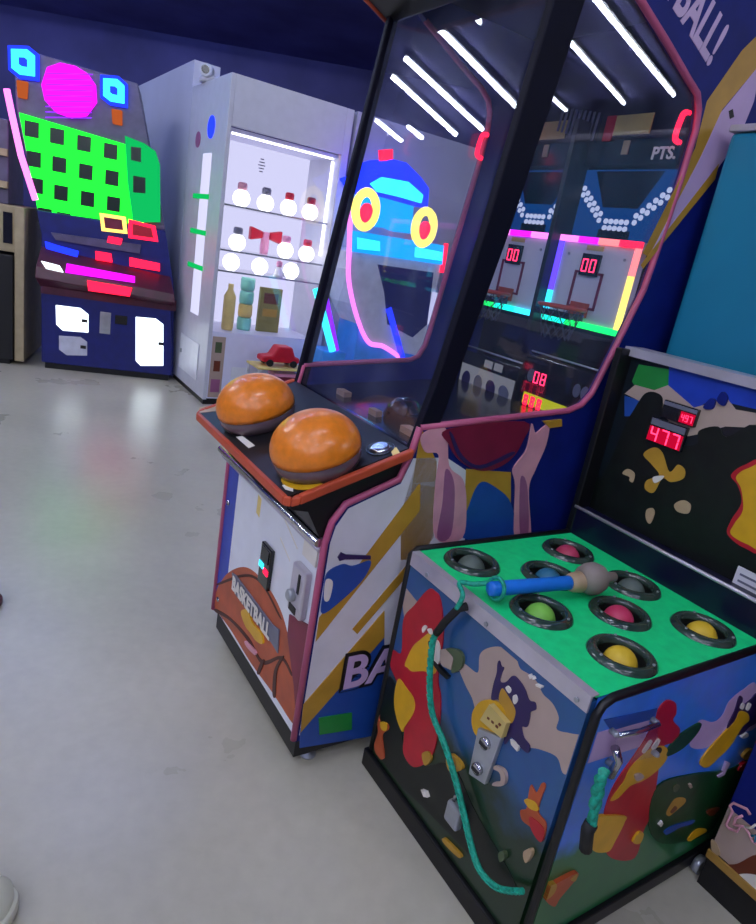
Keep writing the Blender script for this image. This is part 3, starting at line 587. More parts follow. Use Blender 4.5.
for i in range(3): MB().box(.462,.51+.01*(i % 2),.589,.5902,.715+.016*i,.720+.016*i).build('text_line', 'grey_print', nt_)
# --- front art
decals('sky_cloud_print', wk, 'y', 0, -1, [
    ([(0.2321,0.4961),(0.274,0.503),(0.3048,0.5098),(0.2981,0.549),(0.3191,0.5802),(0.3536,0.6032),(0.3875,0.6051),(0.4059,0.5906),(0.4299,0.5941),(0.4518,0.5921),(0.4714,0.5802),(0.4974,0.578),(0.5173,0.563),(0.5206,0.5394),(0.5491,0.5541),(0.5729,0.5653),(0.5773,0.5262),(0.5723,0.4868),(0.5577,0.4737),(0.5371,0.4912),(0.4971,0.4748),(0.4614,0.4537),(0.4134,0.4614),(0.3406,0.4227),(0.3064,0.4465),(0.2739,0.4628)], 'cloud_print', 1),
    ([(-0.00404,0.5484),(0.06718,0.5405),(0.06614,0.5185),(0.04106,0.465),(0.00819,0.5004)], 'cloud_print'),
    ([(0.009432,0.2823),(0.06407,0.2866),(0.1388,0.1683),(0.2165,0.1889),(0.299,0.2621),(0.3952,0.2221),(0.5329,0.1777),(0.4991,0.1389),(0.2643,0.09313),(0.02691,0.04679),(0.0006559,0.1274)], 'dark_print', 1)])
b1 = decal('red_bear_print', wk, 'y', 0, -1, [
    ([(0.1049,0.5967),(0.1396,0.5982),(0.169,0.5548),(0.1831,0.5126),(0.1957,0.4165),(0.2184,0.3799),(0.2337,0.316),(0.2328,0.2261),(0.186,0.1559),(0.1391,0.1566),(0.1265,0.2057),(0.1072,0.2374),(0.06826,0.3015),(0.02301,0.3276),(0.00893,0.3705),(0.05228,0.3881),(0.03512,0.4724),(0.06318,0.5275)], 'red_print', 1),
    ([(0.07566,0.3716),(0.08919,0.4278),(0.1091,0.4613),(0.1399,0.5036),(0.1535,0.4952),(0.1632,0.477),(0.1786,0.4628),(0.1849,0.4226),(0.1446,0.4001),(0.1074,0.3727),(0.08839,0.3699)], 'yellow_print', 1),
    ([(0.06361,0.3201),(0.1007,0.3203),(0.1348,0.3138),(0.1446,0.2841),(0.1242,0.2244),(0.118,0.2056),(0.08725,0.2225),(0.06384,0.26)], 'yellow_print', 1),
    ([(0.1096,0.4943),(0.1166,0.5071),(0.1256,0.5068),(0.1161,0.4859)], 'white_print', 1), ([(0.1288,0.5039),(0.1406,0.5124),(0.1484,0.5041),(0.14,0.4987)], 'white_print', 1),
    ([(0.1562,0.4871),(0.1695,0.5007),(0.1848,0.4865),(0.1912,0.4567),(0.1782,0.4427),(0.1674,0.4601)], 'white_print', 1),
    ([(0.1877,0.4884),(0.2039,0.5017),(0.2323,0.497),(0.2326,0.4662),(0.2052,0.4566),(0.1928,0.4627)], 'cloud_print'), ([(0.2039,0.5017),(0.2372,0.5215),(0.2581,0.5169),(0.2605,0.4905),(0.2373,0.4623),(0.2323,0.497)], 'olive_print', 1),
    ([(0.1436,0.4813),(0.1555,0.4891),(0.1607,0.4802),(0.1507,0.4711)], 'black', 1), ([(0.1631,0.4447),(0.1755,0.4508),(0.2318,0.4487),(0.2283,0.4389),(0.1979,0.4368)], 'black')], base=.003)
b2 = decal('purple_bear_print', wk, 'y', 0, -1, [
    ([(0.3512,0.5641),(0.3536,0.5727),(0.3614,0.565),(0.3688,0.5661),(0.367,0.5484),(0.3694,0.5336),(0.384,0.5442),(0.3963,0.5673),(0.416,0.5675),(0.433,0.56),(0.4465,0.5483),(0.4612,0.5535),(0.4673,0.5424),(0.4578,0.5291),(0.4597,0.5166),(0.4596,0.4962),(0.4483,0.4871),(0.4586,0.4709),(0.477,0.4659),(0.4777,0.4501),(0.4595,0.4469),(0.4317,0.4486),(0.4203,0.4221),(0.4068,0.4619),(0.3798,0.4954),(0.3601,0.4826),(0.3547,0.5145),(0.3553,0.5442)], 'purple_print', 1),
    ([(0.3781,0.5234),(0.3907,0.5244),(0.4207,0.5103),(0.427,0.4947),(0.4228,0.4747),(0.4063,0.4783),(0.3798,0.4954)], 'ochre_print', 1),
    ([(0.3211,0.4153),(0.3233,0.4347),(0.3366,0.4625),(0.3623,0.4842),(0.3862,0.4919),(0.4052,0.4816),(0.4031,0.4419),(0.3742,0.4007),(0.3467,0.3823),(0.3282,0.3942)], 'yellow_print', 1),
    ([(0.3879,0.5327),(0.3926,0.5414),(0.402,0.539),(0.3994,0.5289)], 'white_print', 1), ([(0.411,0.5315),(0.4172,0.5381),(0.4236,0.5308),(0.4203,0.5189),(0.4139,0.5214)], 'white_print', 1),
    ([(0.4328,0.4453),(0.4565,0.4485),(0.456,0.4356),(0.4381,0.4371)], 'white_print'),
    ([(0.4328,0.5954),(0.4355,0.6012),(0.4408,0.5953),(0.439,0.5912)], 'white_print'), ([(0.4409,0.6031),(0.4459,0.6048),(0.4486,0.597),(0.4449,0.5943)], 'white_print'), ([(0.4549,0.5919),(0.4692,0.5965),(0.4685,0.5921),(0.4569,0.5887)], 'white_print')], base=.003)
decals('critter_print', wk, 'y', 0, -1, [
    ([(0.5062,0.3703),(0.5045,0.3974),(0.5199,0.3928),(0.5257,0.4216),(0.5343,0.4203),(0.5327,0.386),(0.5361,0.3608),(0.5588,0.3549),(0.5609,0.3187),(0.5341,0.3202),(0.5089,0.3144),(0.4985,0.3287),(0.5096,0.3445)], 'ball_print', 1),
    ([(0.5075,0.3666),(0.526,0.3749),(0.5349,0.3644),(0.5177,0.3524),(0.5005,0.3551)], 'yellow_print', 1), ([(0.5227,0.3379),(0.5574,0.344),(0.5606,0.3136),(0.5353,0.3166)], 'red_print', 1),
    ([(-0.01243,0.1676),(0.008439,0.1777),(0.02906,0.1629),(0.05815,0.1801),(0.0659,0.168),(0.04802,0.1347),(0.07326,0.08717),(0.05041,0.06727),(0.025,0.08382),(0.02772,0.1368)], 'ball_print', 1), ([(-0.01633,0.1671),(0.004616,0.1772),(0.01964,0.1616),(-0.001028,0.1451)], 'label_tan', 1), ([(0.03216,0.1654),(0.05815,0.1801),(0.06055,0.1612),(0.04103,0.1502)], 'yellow_print', 1),
    ([(0.205,0.2135),(0.2247,0.2362),(0.2367,0.2238),(0.2227,0.1944)], 'ochre_print', 1), ([(0.3351,0.08862),(0.3889,0.09969),(0.3857,0.0883),(0.3358,0.0777)], 'ochre_print', 1),
    ([(0.2836,0.2649),(0.2928,0.2893),(0.3235,0.2945),(0.3344,0.2828),(0.3033,0.2495)], 'ochre_print', 1),
    ([(0.4161,0.3659),(0.437,0.3746),(0.4484,0.3652),(0.4473,0.3443),(0.4245,0.3232),(0.4243,0.3311),(0.4384,0.3461),(0.4371,0.3569),(0.4292,0.3627),(0.4154,0.3573)], 'cloud_print', 1),
    ([(0.5358,0.2677),(0.5465,0.284),(0.5525,0.2756),(0.5473,0.25),(0.5379,0.2549)], 'label_tan', 1), ([(0.4825,0.2056),(0.4933,0.2192),(0.4994,0.2081),(0.4909,0.1915)], 'olive_print', 1), ([(0.2318,0.1328),(0.248,0.1421),(0.2585,0.1345),(0.2458,0.1248)], 'white_print')], base=.003)
# coin plate with two slots and its yellow tag, lock, strap on the front edge
cpl = MB().prism([(0.3519,0.4089),(0.4152,0.437),(0.4074,0.3105),(0.3587,0.2949)], 'y', -.012, 0).build('coin_plate', 'steel', wk, .002)
for q in ([(0.378,0.3974),(0.3827,0.4078)], [(0.3755,0.3305),(0.3819,0.3451)]):
    x, z = q[0]; MB().lathe([(.013,0),(.013,.008),(.008,.010)], (x+.006,-.012,z), (0,-1,0), 16).build('slot_bezel', 'chrome', cpl); MB().box(x-.004,x+.018,-.0235,-.021,z-.005,z+.002).build('slot', 'black', cpl)
tg = MB().prism([(0.3704,0.484),(0.4225,0.4786),(0.4212,0.442),(0.3571,0.435)], 'y', -.018, -.005).build('paper_tag', 'tag_yellow', wk)
decal('tag_print', tg, 'y', -.018, -1, [([(0.3741,0.4571),(0.3808,0.4581),(0.3809,0.453),(0.3742,0.452)], 'brown_print'), ([(0.3869,0.4587),(0.3937,0.459),(0.3938,0.454),(0.3871,0.4537)], 'brown_print'), ([(0.4001,0.4586),(0.4068,0.4589),(0.4069,0.4539),(0.4002,0.4536)], 'brown_print'), ([(0.4071,0.4684),(0.413,0.4677),(0.4115,0.4631),(0.4059,0.4645)], 'brown_print')])
q = [(0.3523,0.1797)][0]
lk = box('padlock', 'steel', wk, q[0]-.022, q[0]+.022, -.024, -.004, q[1]-.028, q[1]+.026, .006)
MB().tube([(q[0]-.012,-.014,q[1]+.024),(q[0]-.010,-.014,q[1]+.042),(q[0]+.002,-.014,q[1]+.05),(q[0]+.014,-.014,q[1]+.042),(q[0]+.014,-.014,q[1]+.024)], .004, 8).build('shackle', 'chrome', lk)
# --- side art
decals('side_sky_print', wk, 'x', WW, 1, [
    ([(0.5684,0.5422),(0.5138,0.5437),(0.47,0.5249),(0.4634,0.4904),(0.4333,0.4809),(0.3697,0.5024),(0.3702,0.4397),(0.4477,0.4086),(0.51,0.4269),(0.6599,0.4013)], 'lilac_print', 1),
    ([(0.01106,0.5795),(0.1745,0.5671),(0.1853,0.4988),(0.07158,0.509),(0.01305,0.5131),(0.01089,0.5495)], 'lilac_print'),
    ([(0.02517,0.605),(0.1874,0.5847),(0.1842,0.5616),(0.05747,0.5729)], 'mid_blue')])
decal('red_bear_print', wk, 'x', WW, 1, [
    ([(0.1916,0.5836),(0.2103,0.5971),(0.2435,0.5828),(0.2609,0.5534),(0.2592,0.5373),(0.3004,0.5025),(0.2946,0.4755),(0.2541,0.471),(0.278,0.3986),(0.2935,0.3506),(0.317,0.2853),(0.3072,0.238),(0.3126,0.1566),(0.2151,0.2018),(0.1653,0.2682),(0.1848,0.2902),(0.135,0.3409),(0.1255,0.3966),(0.1353,0.438),(0.1638,0.4837),(0.1817,0.5219),(0.1941,0.5561)], 'red_print', 1),
    ([(0.2707,0.4686),(0.2892,0.4363),(0.2711,0.413),(0.2313,0.4005),(0.1863,0.4024),(0.1588,0.3838),(0.1325,0.3882),(0.1547,0.4254),(0.162,0.4565),(0.1945,0.4791),(0.2285,0.485)], 'yellow_print', 1),
    ([(0.3716,0.4989),(0.3771,0.4736),(0.3421,0.4457),(0.2882,0.4413),(0.2817,0.4622),(0.3045,0.4869)], 'grass_print', 1),
    ([(0.183,0.4885),(0.1947,0.5096),(0.2065,0.5031),(0.1947,0.4819)], 'white_print', 1), ([(0.2126,0.4873),(0.2226,0.5048),(0.2337,0.4974),(0.2253,0.4792)], 'white_print', 1), ([(0.2229,0.4811),(0.248,0.4759),(0.2501,0.4638),(0.2295,0.4705)], 'black', 1),
    ([(0.1837,0.432),(0.2029,0.4298),(0.2212,0.4141),(0.2002,0.4118)], 'cloud_print', 1),
    ([(0.09938,0.3613),(0.1995,0.3235),(0.2076,0.305),(0.1977,0.2601),(0.1853,0.2376),(0.1271,0.267),(0.1081,0.3229)], 'yellow_print', 1), ([(0.2696,0.2253),(0.2795,0.2467),(0.303,0.2334),(0.3011,0.2082)], 'yellow_print', 1)], base=.0025)
decal('purple_bear_print', wk, 'x', WW, 1, [
    ([(0.5054,0.4504),(0.5097,0.4897),(0.505,0.5278),(0.5241,0.5197),(0.5345,0.4953),(0.5667,0.5053),(0.5878,0.5123),(0.6439,0.426),(0.6144,0.4149),(0.5927,0.4016),(0.5331,0.4199)], 'purple_print', 1),
    ([(0.5781,0.4643),(0.5991,0.439),(0.5777,0.4258),(0.5571,0.3799),(0.522,0.3586),(0.4887,0.3437),(0.4528,0.3593),(0.442,0.3789),(0.4652,0.4093),(0.5032,0.4385),(0.5281,0.4595),(0.5324,0.4834)], 'yellow_print', 1),
    ([(0.5254,0.4946),(0.5276,0.5064),(0.5414,0.4996),(0.5425,0.4856)], 'white_print', 1), ([(0.5566,0.4829),(0.5564,0.4987),(0.5741,0.4908),(0.5708,0.4759)], 'white_print', 1), ([(0.5916,0.3954),(0.6133,0.4007),(0.6263,0.388),(0.6065,0.3875)], 'white_print', 1)], base=.0025)
decals('meadow_print', wk, 'x', WW, 1, [
    ([(0.3121,0.2617),(0.2959,0.362),(0.4297,0.3449),(0.6076,0.2957),(0.7277,0.297),(0.7889,0.2028),(0.6732,0.1865),(0.6444,0.09434),(0.5167,0.1129),(0.3899,0.1689)], 'grass_print', 1),
    ([(0.3734,0.2626),(0.3879,0.2927),(0.429,0.2802),(0.4432,0.2614),(0.4109,0.2476),(0.3915,0.2435)], 'ochre_print', 1), ([(0.3893,0.2563),(0.4004,0.2683),(0.4154,0.2557),(0.4022,0.2478)], 'brown_print', 1),
    ([(0.5277,0.1189),(0.5509,0.1378),(0.6003,0.1191),(0.6139,0.1037),(0.5791,0.1038),(0.5451,0.104)], 'yellow_print', 1), ([(0.3574,0.3362),(0.3668,0.3421),(0.3865,0.3286),(0.3757,0.3167)], 'olive_print', 1),
    ([(0.3959,0.2002),(0.4348,0.2008),(0.5187,0.1798),(0.5139,0.1712),(0.4621,0.1824),(0.4133,0.1826)], 'mid_blue', 1), ([(0.565,0.3342),(0.5859,0.3237),(0.5804,0.2916),(0.5558,0.2921),(0.5463,0.3003),(0.5692,0.3023)], 'lilac_print'),
    ([(0.6396,0.3262),(0.6622,0.3394),(0.701,0.3199),(0.6951,0.3043),(0.6608,0.3088)], 'ochre_print', 1), ([(0.6489,0.2779),(0.6559,0.2999),(0.7066,0.2863),(0.7074,0.2682)], 'red_print', 1),
    ([(0.5688,0.1842),(0.5926,0.1854),(0.6288,0.1746),(0.6277,0.1678),(0.6021,0.1599)], 'brown_print', 1), ([(0.3517,0.2388),(0.3613,0.2447),(0.3706,0.2342),(0.3662,0.2262)], 'white_print'), ([(0.4196,0.3228),(0.4283,0.3229),(0.4403,0.3087),(0.4315,0.3087)], 'cloud_print'),
    ([(0.006148,0.2194),(0.03455,0.2271),(0.09179,0.2251),(0.1001,0.2098),(0.06567,0.174),(0.05586,0.1563),(0.02017,0.1901)], 'ball_print', 1), ([(0.003098,0.2283),(0.03455,0.2271),(0.03939,0.2025),(0.0186,0.1946)], 'ochre_print', 1), ([(0.07855,0.2166),(0.09483,0.2236),(0.09749,0.2035)], 'ochre_print', 1)], base=.0035, step=.0004)
# bracket with clear plastic holder on the side
q = [(0.05673,0.5747),(0.1801,0.5628),(0.2217,0.4759),(0.07925,0.4984),(0.05762,0.5499),(0.07311,0.4819)]
hb = MB().prism([q[0],q[1],q[2],q[3]], 'x', WW+.012, WW+.016).build('clear_holder', 'pane_clear', wk)
MB().tube([(WW+.016,)+q[0],(WW+.020,(q[0][0]+q[1][0])/2,(q[0][1]+q[1][1])/2),(WW+.016,)+q[1]], .005, 8).build('hinge_bar', 'chrome', hb)
MB().tube([(WW+.018,)+q[4],(WW+.026,(q[4][0]+q[3][0])/2,(q[4][1]+q[3][1])/2),(WW+.018,)+q[5]], .008, 8).build('hook', 'chrome', wk)
for p in (q[0],q[1],q[2],q[3]): MB().lathe([(.006,.0),(.006,.014),(.003,.018)], (WW,p[0],p[1]), (1,0,0), 10).build('bolt', 'steel', wk)
for (x, y) in ((.03,.05),(.03,.64),(WW-.03,.64)):
    if y > .5 and x > .3:
        MB().lathe([(.022,-.009),(.024,0),(.022,.009)], (WW+.022,.60,.024), (1,0,0), 18).build('caster', 'steel', wk)
# side rope hanging on the hook
q = [(0.004489,0.5391),(0.001194,0.5178),(0.01035,0.4685),(0.02059,0.4171),(0.01562,0.4032),(0.03039,0.3531)]
sr = thing('hanging_rope', 'short teal rope with black grip hanging from the hook on the whacking game side', 'rope', WO+Wv*(WW+.042)+Dv*q[2][0]+Vector((0,0,q[2][1])), YAW)
def loc_side(p, h): return (h, p[0]-q[2][0], p[1]-q[2][1])
for k in (-1, 1):
    MB().tube(smoothpath([loc_side((p[0]+k*.006*math.cos(i*2.4), p[1]), k*.004*math.sin(i*2.4)) for i, p in enumerate([q[0],((q[0][0]+q[1][0])/2,(q[0][1]+q[1][1])/2),q[1],((q[1][0]+q[2][0])/2,(q[1][1]+q[2][1])/2),q[2],((q[2][0]+q[3][0])/2,(q[2][1]+q[3][1])/2),q[3]])]), .0075, 8).build('rope_strand', 'rope_teal', sr)
MB().tube([loc_side(q[3],0),loc_side(q[4],0),loc_side(q[5],0)], .012, 10).build('grip', 'rubber', sr)
# --- mallet lying on the playfield
ha, hb_ = (.262,.016), (.298,.255)
mz = WH+.036
ml = thing('mallet', 'soft mallet with blue handle and grey rounded head lying on the green playfield', 'mallet', WO+Wv*ha[0]+Dv*ha[1]+Vector((0,0,mz)), YAW)
hd = Vector((hb_[0]-ha[0], hb_[1]-ha[1], .004)); hl = hd.length; hn = hd.normalized()
MB().lathe([(.0005,0),(.014,.003),(.016,.01),(.0155,.20),(.017,hl)], (0,0,0), hn, 20).build('handle', 'mallet_blue', ml)
MB().lathe([(.018,hl-.03),(.022,hl-.02),(.024,hl+.0),(.020,hl+.01)], (0,0,0), hn, 20).build('collar', 'label_tan', ml)
MB().lathe([(.020,hl),(.030,hl+.008),(.036,hl+.024),(.037,hl+.040),(.030,hl+.058),(.018,hl+.068),(.013,hl+.078),(.011,hl+.10),(.0005,hl+.105)], (0,0,.006), hn, 24).build('head', 'mallet_head', ml)
# --- tether rope from the mallet down the front
rp = thing('tether_rope', 'teal rope tied to the blue mallet and hanging down the whacking game front', 'rope', WO+Dv*-.02, YAW)
q = [(0.186,0.5349),(0.1821,0.5068),(0.1977,0.4285),(0.227,0.3542),(0.2821,0.3126),(0.3318,0.2698),(0.3778,0.2265),(0.4245,0.1817),(0.465,0.1525),(0.5081,0.1546),(0.5391,0.1763),(0.5659,0.2051)]
path = smoothpath([(p[0], -.005-.004*math.sin(i), p[1]) for i, p in enumerate(q)], 8)
MB().tube(path, .0065, 8).build('rope_strand', 'rope_teal', rp)
tw = MB()
for k in range(0, len(path)-3, 2):
    a = path[k]; b = path[k+2]; tw.tube([a+Vector((-.005,-.005,0)), (a+b)/2+Vector((0,-.0075,0)), b+Vector((.005,-.005,0))], .0022, 5)
tw.build('rope_twist', 'rope_teal', rp)
s0 = q[0]; s1 = [(0.233,0.6251)][0]
MB().tube([(s0[0],-.008,s0[1]),((s0[0]+s1[0])/2,-.012,(s0[1]+s1[1])/2),(s1[0],-.006,s1[1]),(s1[0]+.012,.004,s1[1]+.010)], .009, 10).build('strap', 'rubber', rp)
MB().tube(smoothpath([(s1[0],-.012,s1[1]),(s1[0]+.005,-.008,WH+.014),(.20,.012,WH+.02),(.225,.03,WH+.028),(.240,.054,WH+.036)]), .0055, 8).build('rope_strand', 'rope_teal', rp)
MB().tube([(.264+.023*math.cos(a), .036+.003*math.sin(a), mz+.023*math.sin(a)) for a in [2*PI*i/16 for i in range(16)]], .0045, 6, True).build('knot', 'rope_teal', rp, loc=(0,.02,0))

# ------------------------------------------------------------------ tall teal cabinet behind the score board
tc_ = thing('teal_cabinet', 'tall teal cabinet standing behind the whacking game score board', 'arcade game', WO+Dv*.76, YAW)
box('body', 'teal_panel', tc_, -.006, .60, .0, .42, .05, 1.735, .012)
box('plinth', 'black', tc_, .01, .585, .02, .40, 0, .05)
MB().box(-.010,.605,-.006,.42,1.735,1.752).build('top_rim', 'alu', tc_, .003)
decal('purple_glow_disc', tc_, 'y', 0, -1, [(ell(.36,1.16,.06,.05), 'purple_print')])  # purple glow on the panel, put in as a flat coloured disc
# ------------------------------------------------------------------ cabinet to the right with lettering
cc = thing('arcade_cabinet', 'dark arcade cabinet with pink outlined lettering and gold bottom trim, right of the whacking game', 'arcade game', WO+Wv*.625+Dv*.57, YAW)
box('front_panel', 'black', cc, 0, .78, 0, .03, .085, 1.05, .003)
box('body', 'navy', cc, 0, .78, .03, .80, .085, 1.05, .004)
box('plinth', 'black', cc, .0, .77, .004, .78, 0, .085)
box('bottom_trim', 'gold_trim', cc, -.002, .782, -.006, .0, .085, .108, .002)
def sh(l): return [(x-.625, z) for x, z in l]
decal('panel_print', cc, 'y', 0, -1, [
    ([(.002,.11),(.77,.11),(.77,.22),(.002,.235)], 'cloud_print'),
    ([(.002,.235),(.77,.225),(.77,.42),(.002,.42)], 'deep_blue'),
    (sh([(0.6635,0.09873),(0.6861,0.127),(0.7113,0.1808),(0.7323,0.1712),(0.7389,0.1526),(0.7022,0.1113),(0.687,0.09415)]), 'brown_print', 1), (sh([(0.6955,0.1004),(0.7163,0.1305),(0.7423,0.1432),(0.7555,0.1058),(0.7272,0.09957)]), 'white_print', 1),
    (sh([(0.6211,0.1317),(0.6349,0.1326),(0.6497,0.1144),(0.6328,0.1065)]), 'label_tan', 1), ([(.002,.42),(.77,.42),(.77,1.0),(.002,1.0)], 'maroon_print')])
lz = MB()
def outline(pts, r, name, m): MB().tube([(x-.625, -.006, z) for x, z in pts], r, 6).build(name, m, cc)
outline([(0.673,0.2604),(0.6631,0.2666),(0.6349,0.2571),(0.6299,0.2439),(0.6394,0.2368),(0.6382,0.2095),(0.6376,0.1957),(0.6467,0.193),(0.6626,0.2013),(0.665,0.2169),(0.6516,0.2098),(0.6504,0.2282),(0.6604,0.2447)], .0032, 'outlined_letter', 'skin_print')
outline([(0.6535,0.2118),(0.6727,0.2247),(0.6853,0.2182),(0.6968,0.2075),(0.7086,0.2102)], .0030, 'outlined_letter', 'skin_print')
outline([(0.6727,0.2247),(0.6849,0.2339),(0.6899,0.2486)], .0030, 'outlined_letter', 'white_print')
outline([(0.6908,0.2174),(0.6993,0.2294),(0.7014,0.2091)], .0030, 'outlined_letter', 'teal_panel')
for i, x in enumerate((.22,.36,.50,.64)): MB().tube([(x,-.006,.25),(x,-.006,.36),(x+.08,-.006,.36),(x+.09,-.006,.31),(x+.03,-.006,.31)], .003, 6).build('outline_stroke', 'skin_print', cc)

# ------------------------------------------------------------------ prize cabinet set in the white partition (local x along the face, y into it)
kk = thing('prize_cabinet', 'white prize vending cabinet with a bright lit glass display of shelves', 'vending machine', KO-Dv*.1, KR)
KW = .93; KD = .55
box('left_side', 'white_cabinet', kk, 0, .03, .0, .87, .04, 2.24, .004)
box('right_side', 'white_cabinet', kk, KW-.06, KW, .0, KD, .04, 2.24, .004)
box('header', 'white_cabinet', kk, .03, KW-.06, .0, .05, 1.93, 2.24, .003)
box('top', 'white_cabinet', kk, .03, KW-.06, .05, .87, 2.12, 2.24, .003)
box('back', 'g_lav', kk, .03, KW-.06, KD-.03, KD, .55, 1.93)
box('display_floor', 'cabinet_bright', kk, .03, KW-.06, .0, KD-.03, .53, .555)
box('display_ceiling', 'cabinet_bright', kk, .03, KW-.06, .05, KD-.03, 1.90, 1.925)
lower = box('lower_panel', 'cabinet_bright', kk, .03, KW-.06, .0, .03, .05, .53, .003)
box('plinth', 'black', kk, .01, KW-.01, .02, .85, 0, .045)
MB().box(.06,KW-.09,.055,.075,1.888,1.898).build('led_strip', 'g_led', kk); MB().box(KW-.072,KW-.064,.10,.12,1.2,1.88).build('led_strip', 'g_led', kk)
for z in (1.44, 1.135, .99): MB().box(.035, KW-.065, .06, KD-.05, z-.008, z).build('shelf', 'pane_clear', kk)
for z in (1.44, 1.135, .99): MB().box(.035, KW-.065, .055, .060, z-.010, z+.002).build('shelf_edge', 'steel', kk)
MB().box(.03, KW-.06, .004, .010, .555, 1.93).build('display_glass', 'pane_clear', kk)
sp = MB()
for i in range(5): sp.box(.47-.028*(1-abs(i-2)*.25), .47+.028*(1-abs(i-2)*.25), KD-.034, KD-.03, 1.73+.022*i, 1.738+.022*i)
sp.build('speaker_grille', 'grey_print', kk)
# printed strip and retrieval flap on the lower panel
decal('lower_print', kk, 'y', 0, -1, [([(.035,.06),(.135,.06),(.135,.52),(.035,.52)], 'cloud_print'), ([(.06,.40),(.11,.40),(.11,.48),(.06,.48)], 'olive_print'), ([(.06,.26),(.11,.26),(.11,.34),(.06,.34)], 'brown_print'), ([(.05,.10),(.12,.10),(.12,.20),(.05,.20)], 'skin_shade'), ([(.20,.10),(.70,.10),(.70,.30),(.20,.30)], 'white_door')])
# narrow lit window, logo and door on the left flank (x = 0 face, outwards -x)
lw = box('side_window', 'g_lav', kk, -.006, 0, .27, .46, .62, 1.76, .002)
for z in (1.45, 1.2, .95): box('green_reflection', 'g_green_dim', kk, -.009, -.0062, .24, .62, z, z+.035)  # green reflections on the flank, modelled as dim glowing bars
box('flank_door', 'white_door', kk, -.008, 0, .18, .66, .14, .42, .004); box('door_latch', 'steel', kk, -.014, -.008, .60, .63, .27, .30)
MB().lathe([(.075,0),(.075,.006)], (0,.33,1.93), (-1,0,0), 24).build('round_logo', 'g_blue', kk)
MB().lathe([(.055,0),(.055,.006)], (0,.62,1.86), (-1,0,0), 24).build('round_sticker', 'skin_shade', kk)
# security camera dome on the corner
sc = thing('security_camera', 'small white security camera on the top corner of the prize cabinet', 'camera', KO+Wv*-.60+Dv*-.06+Vector((0,0,2.241)), KR)
MB().lathe([(.07,0),(.07,.03),(.055,.05),(.0005,.055)], (0,0,0), seg=20).build('mount', 'white_cabinet', sc)
MB().lathe([(.045,0),(.045,.05),(.04,.09)], (-.02,-.02,.07), (-.5,-.9,-.05), 18).build('housing', 'white_cabinet', sc); MB().lathe([(.028,.088),(.028,.094)], (-.02,-.02,.07), (-.5,-.9,-.05), 14).build('lens', 'black_gloss', sc)
def kpt(u, dep, z): return KO+Dv*(u-.0)-Wv*dep+Vector((0,0,z))
rows = [('top shelf', 1.441, (.105,.29,.475,.655), ('skin_print','grey_print','red_toy','maroon_print')), ('middle shelf', 1.136, (.105,.49,.67), ('grey_print','pink_toy','red_toy')), ('lower shelf', .991, (.075,.30,.56), ('grey_print','cloud_print','pink_toy'))]
ordn = ('first','second','third','fourth')
for nm, z, xs, caps in rows:
    for i, u in enumerate(xs):
        t = thing('prize_ball', '%s white ball prize from the left on the %s of the prize cabinet' % (ordn[i], nm), 'prize', kpt(u,.16,z), KR, 'white ball prizes')
        MB().lathe([(.035,0)]+[(.062*math.cos(a), .058+.062*math.sin(a)) for a in [-1.2+2.6*j/12 for j in range(13)]], (0,0,0), seg=20).build('ball', 'g_globe', t)
        if z > 1: MB().lathe([(.028,.114),(.034,.125),(.034,.155),(.025,.165)], (0,0,0), seg=14).build('cap', caps[i], t)
t = thing('bow_prize', 'bright red bow prize on the middle shelf of the prize cabinet', 'prize', kpt(.40,.36,1.136), KR)
MB().prism([(-.13,.09),(-.13,.19),(-.03,.165),(-.03,.115)], 'y', -.03,.03).build('loop', 'red_toy', t, .01); MB().prism([(.13,.09),(.13,.19),(.03,.165),(.03,.115)], 'y', -.03,.03).build('loop', 'red_toy', t, .01)
MB().lathe([(.03,0),(.035,.05),(.03,.13),(.03,.165)], (0,0,0), seg=16).build('stand', 'pink_toy', t)
t = thing('figure_prize', 'white and pink figure prize below the red bow in the prize cabinet', 'prize', kpt(.44,.12,.991), KR); t.scale = (.78,)*3
MB().lathe([(.05,0),(.045,.03),(.035,.08),(.02,.1)], (0,0,0), seg=16).build('body', 'white_ball', t); MB().lathe([(.0005,.16),(.025,.15),(.032,.125),(.025,.10)], (0,0,0), seg=16).build('head', 'pink_toy', t); MB().tube([(.02,0,.07),(.035,-.03,.05),(.04,-.05,.02)], .010, 8).build('arm', 'white_ball', t)
t = thing('card_prize', 'olive printed card box on the prize cabinet floor', 'prize', kpt(.44,.22,.556), KR)
box('box', 'card_olive', t, -.09,.09,-.02,.02,0,.34,.003); decal('box_print', t, 'y', -.02, -1, [([(-.06,.22),(.06,.22),(.06,.30),(-.06,.30)], 'brown_print'), ([(-.06,.12),(.06,.12),(.06,.18),(-.06,.18)], 'ochre_print')])
t = thing('tube_prize', 'pale teal and yellow stacked tube prize left of the olive card box', 'prize', kpt(.245,.22,.556), KR)
for i in range(4): MB().lathe([(.05,0),(.055,.02),(.055,.08),(.05,.095)], (0,0,.1*i), seg=18).build('segment', 'teal_toy' if i != 1 else 'yellow_toy', t)
t = tag(MB().lathe([(.04,0),(.045,.02),(.045,.25),(.02,.30),(.02,.34)], (0,0,0), seg=16).build('bottle_prize', 'yellow_toy', loc=kpt(.085,.14,.556)), 'pale yellow bottle prize at the left end of the prize cabinet floor', 'prize')
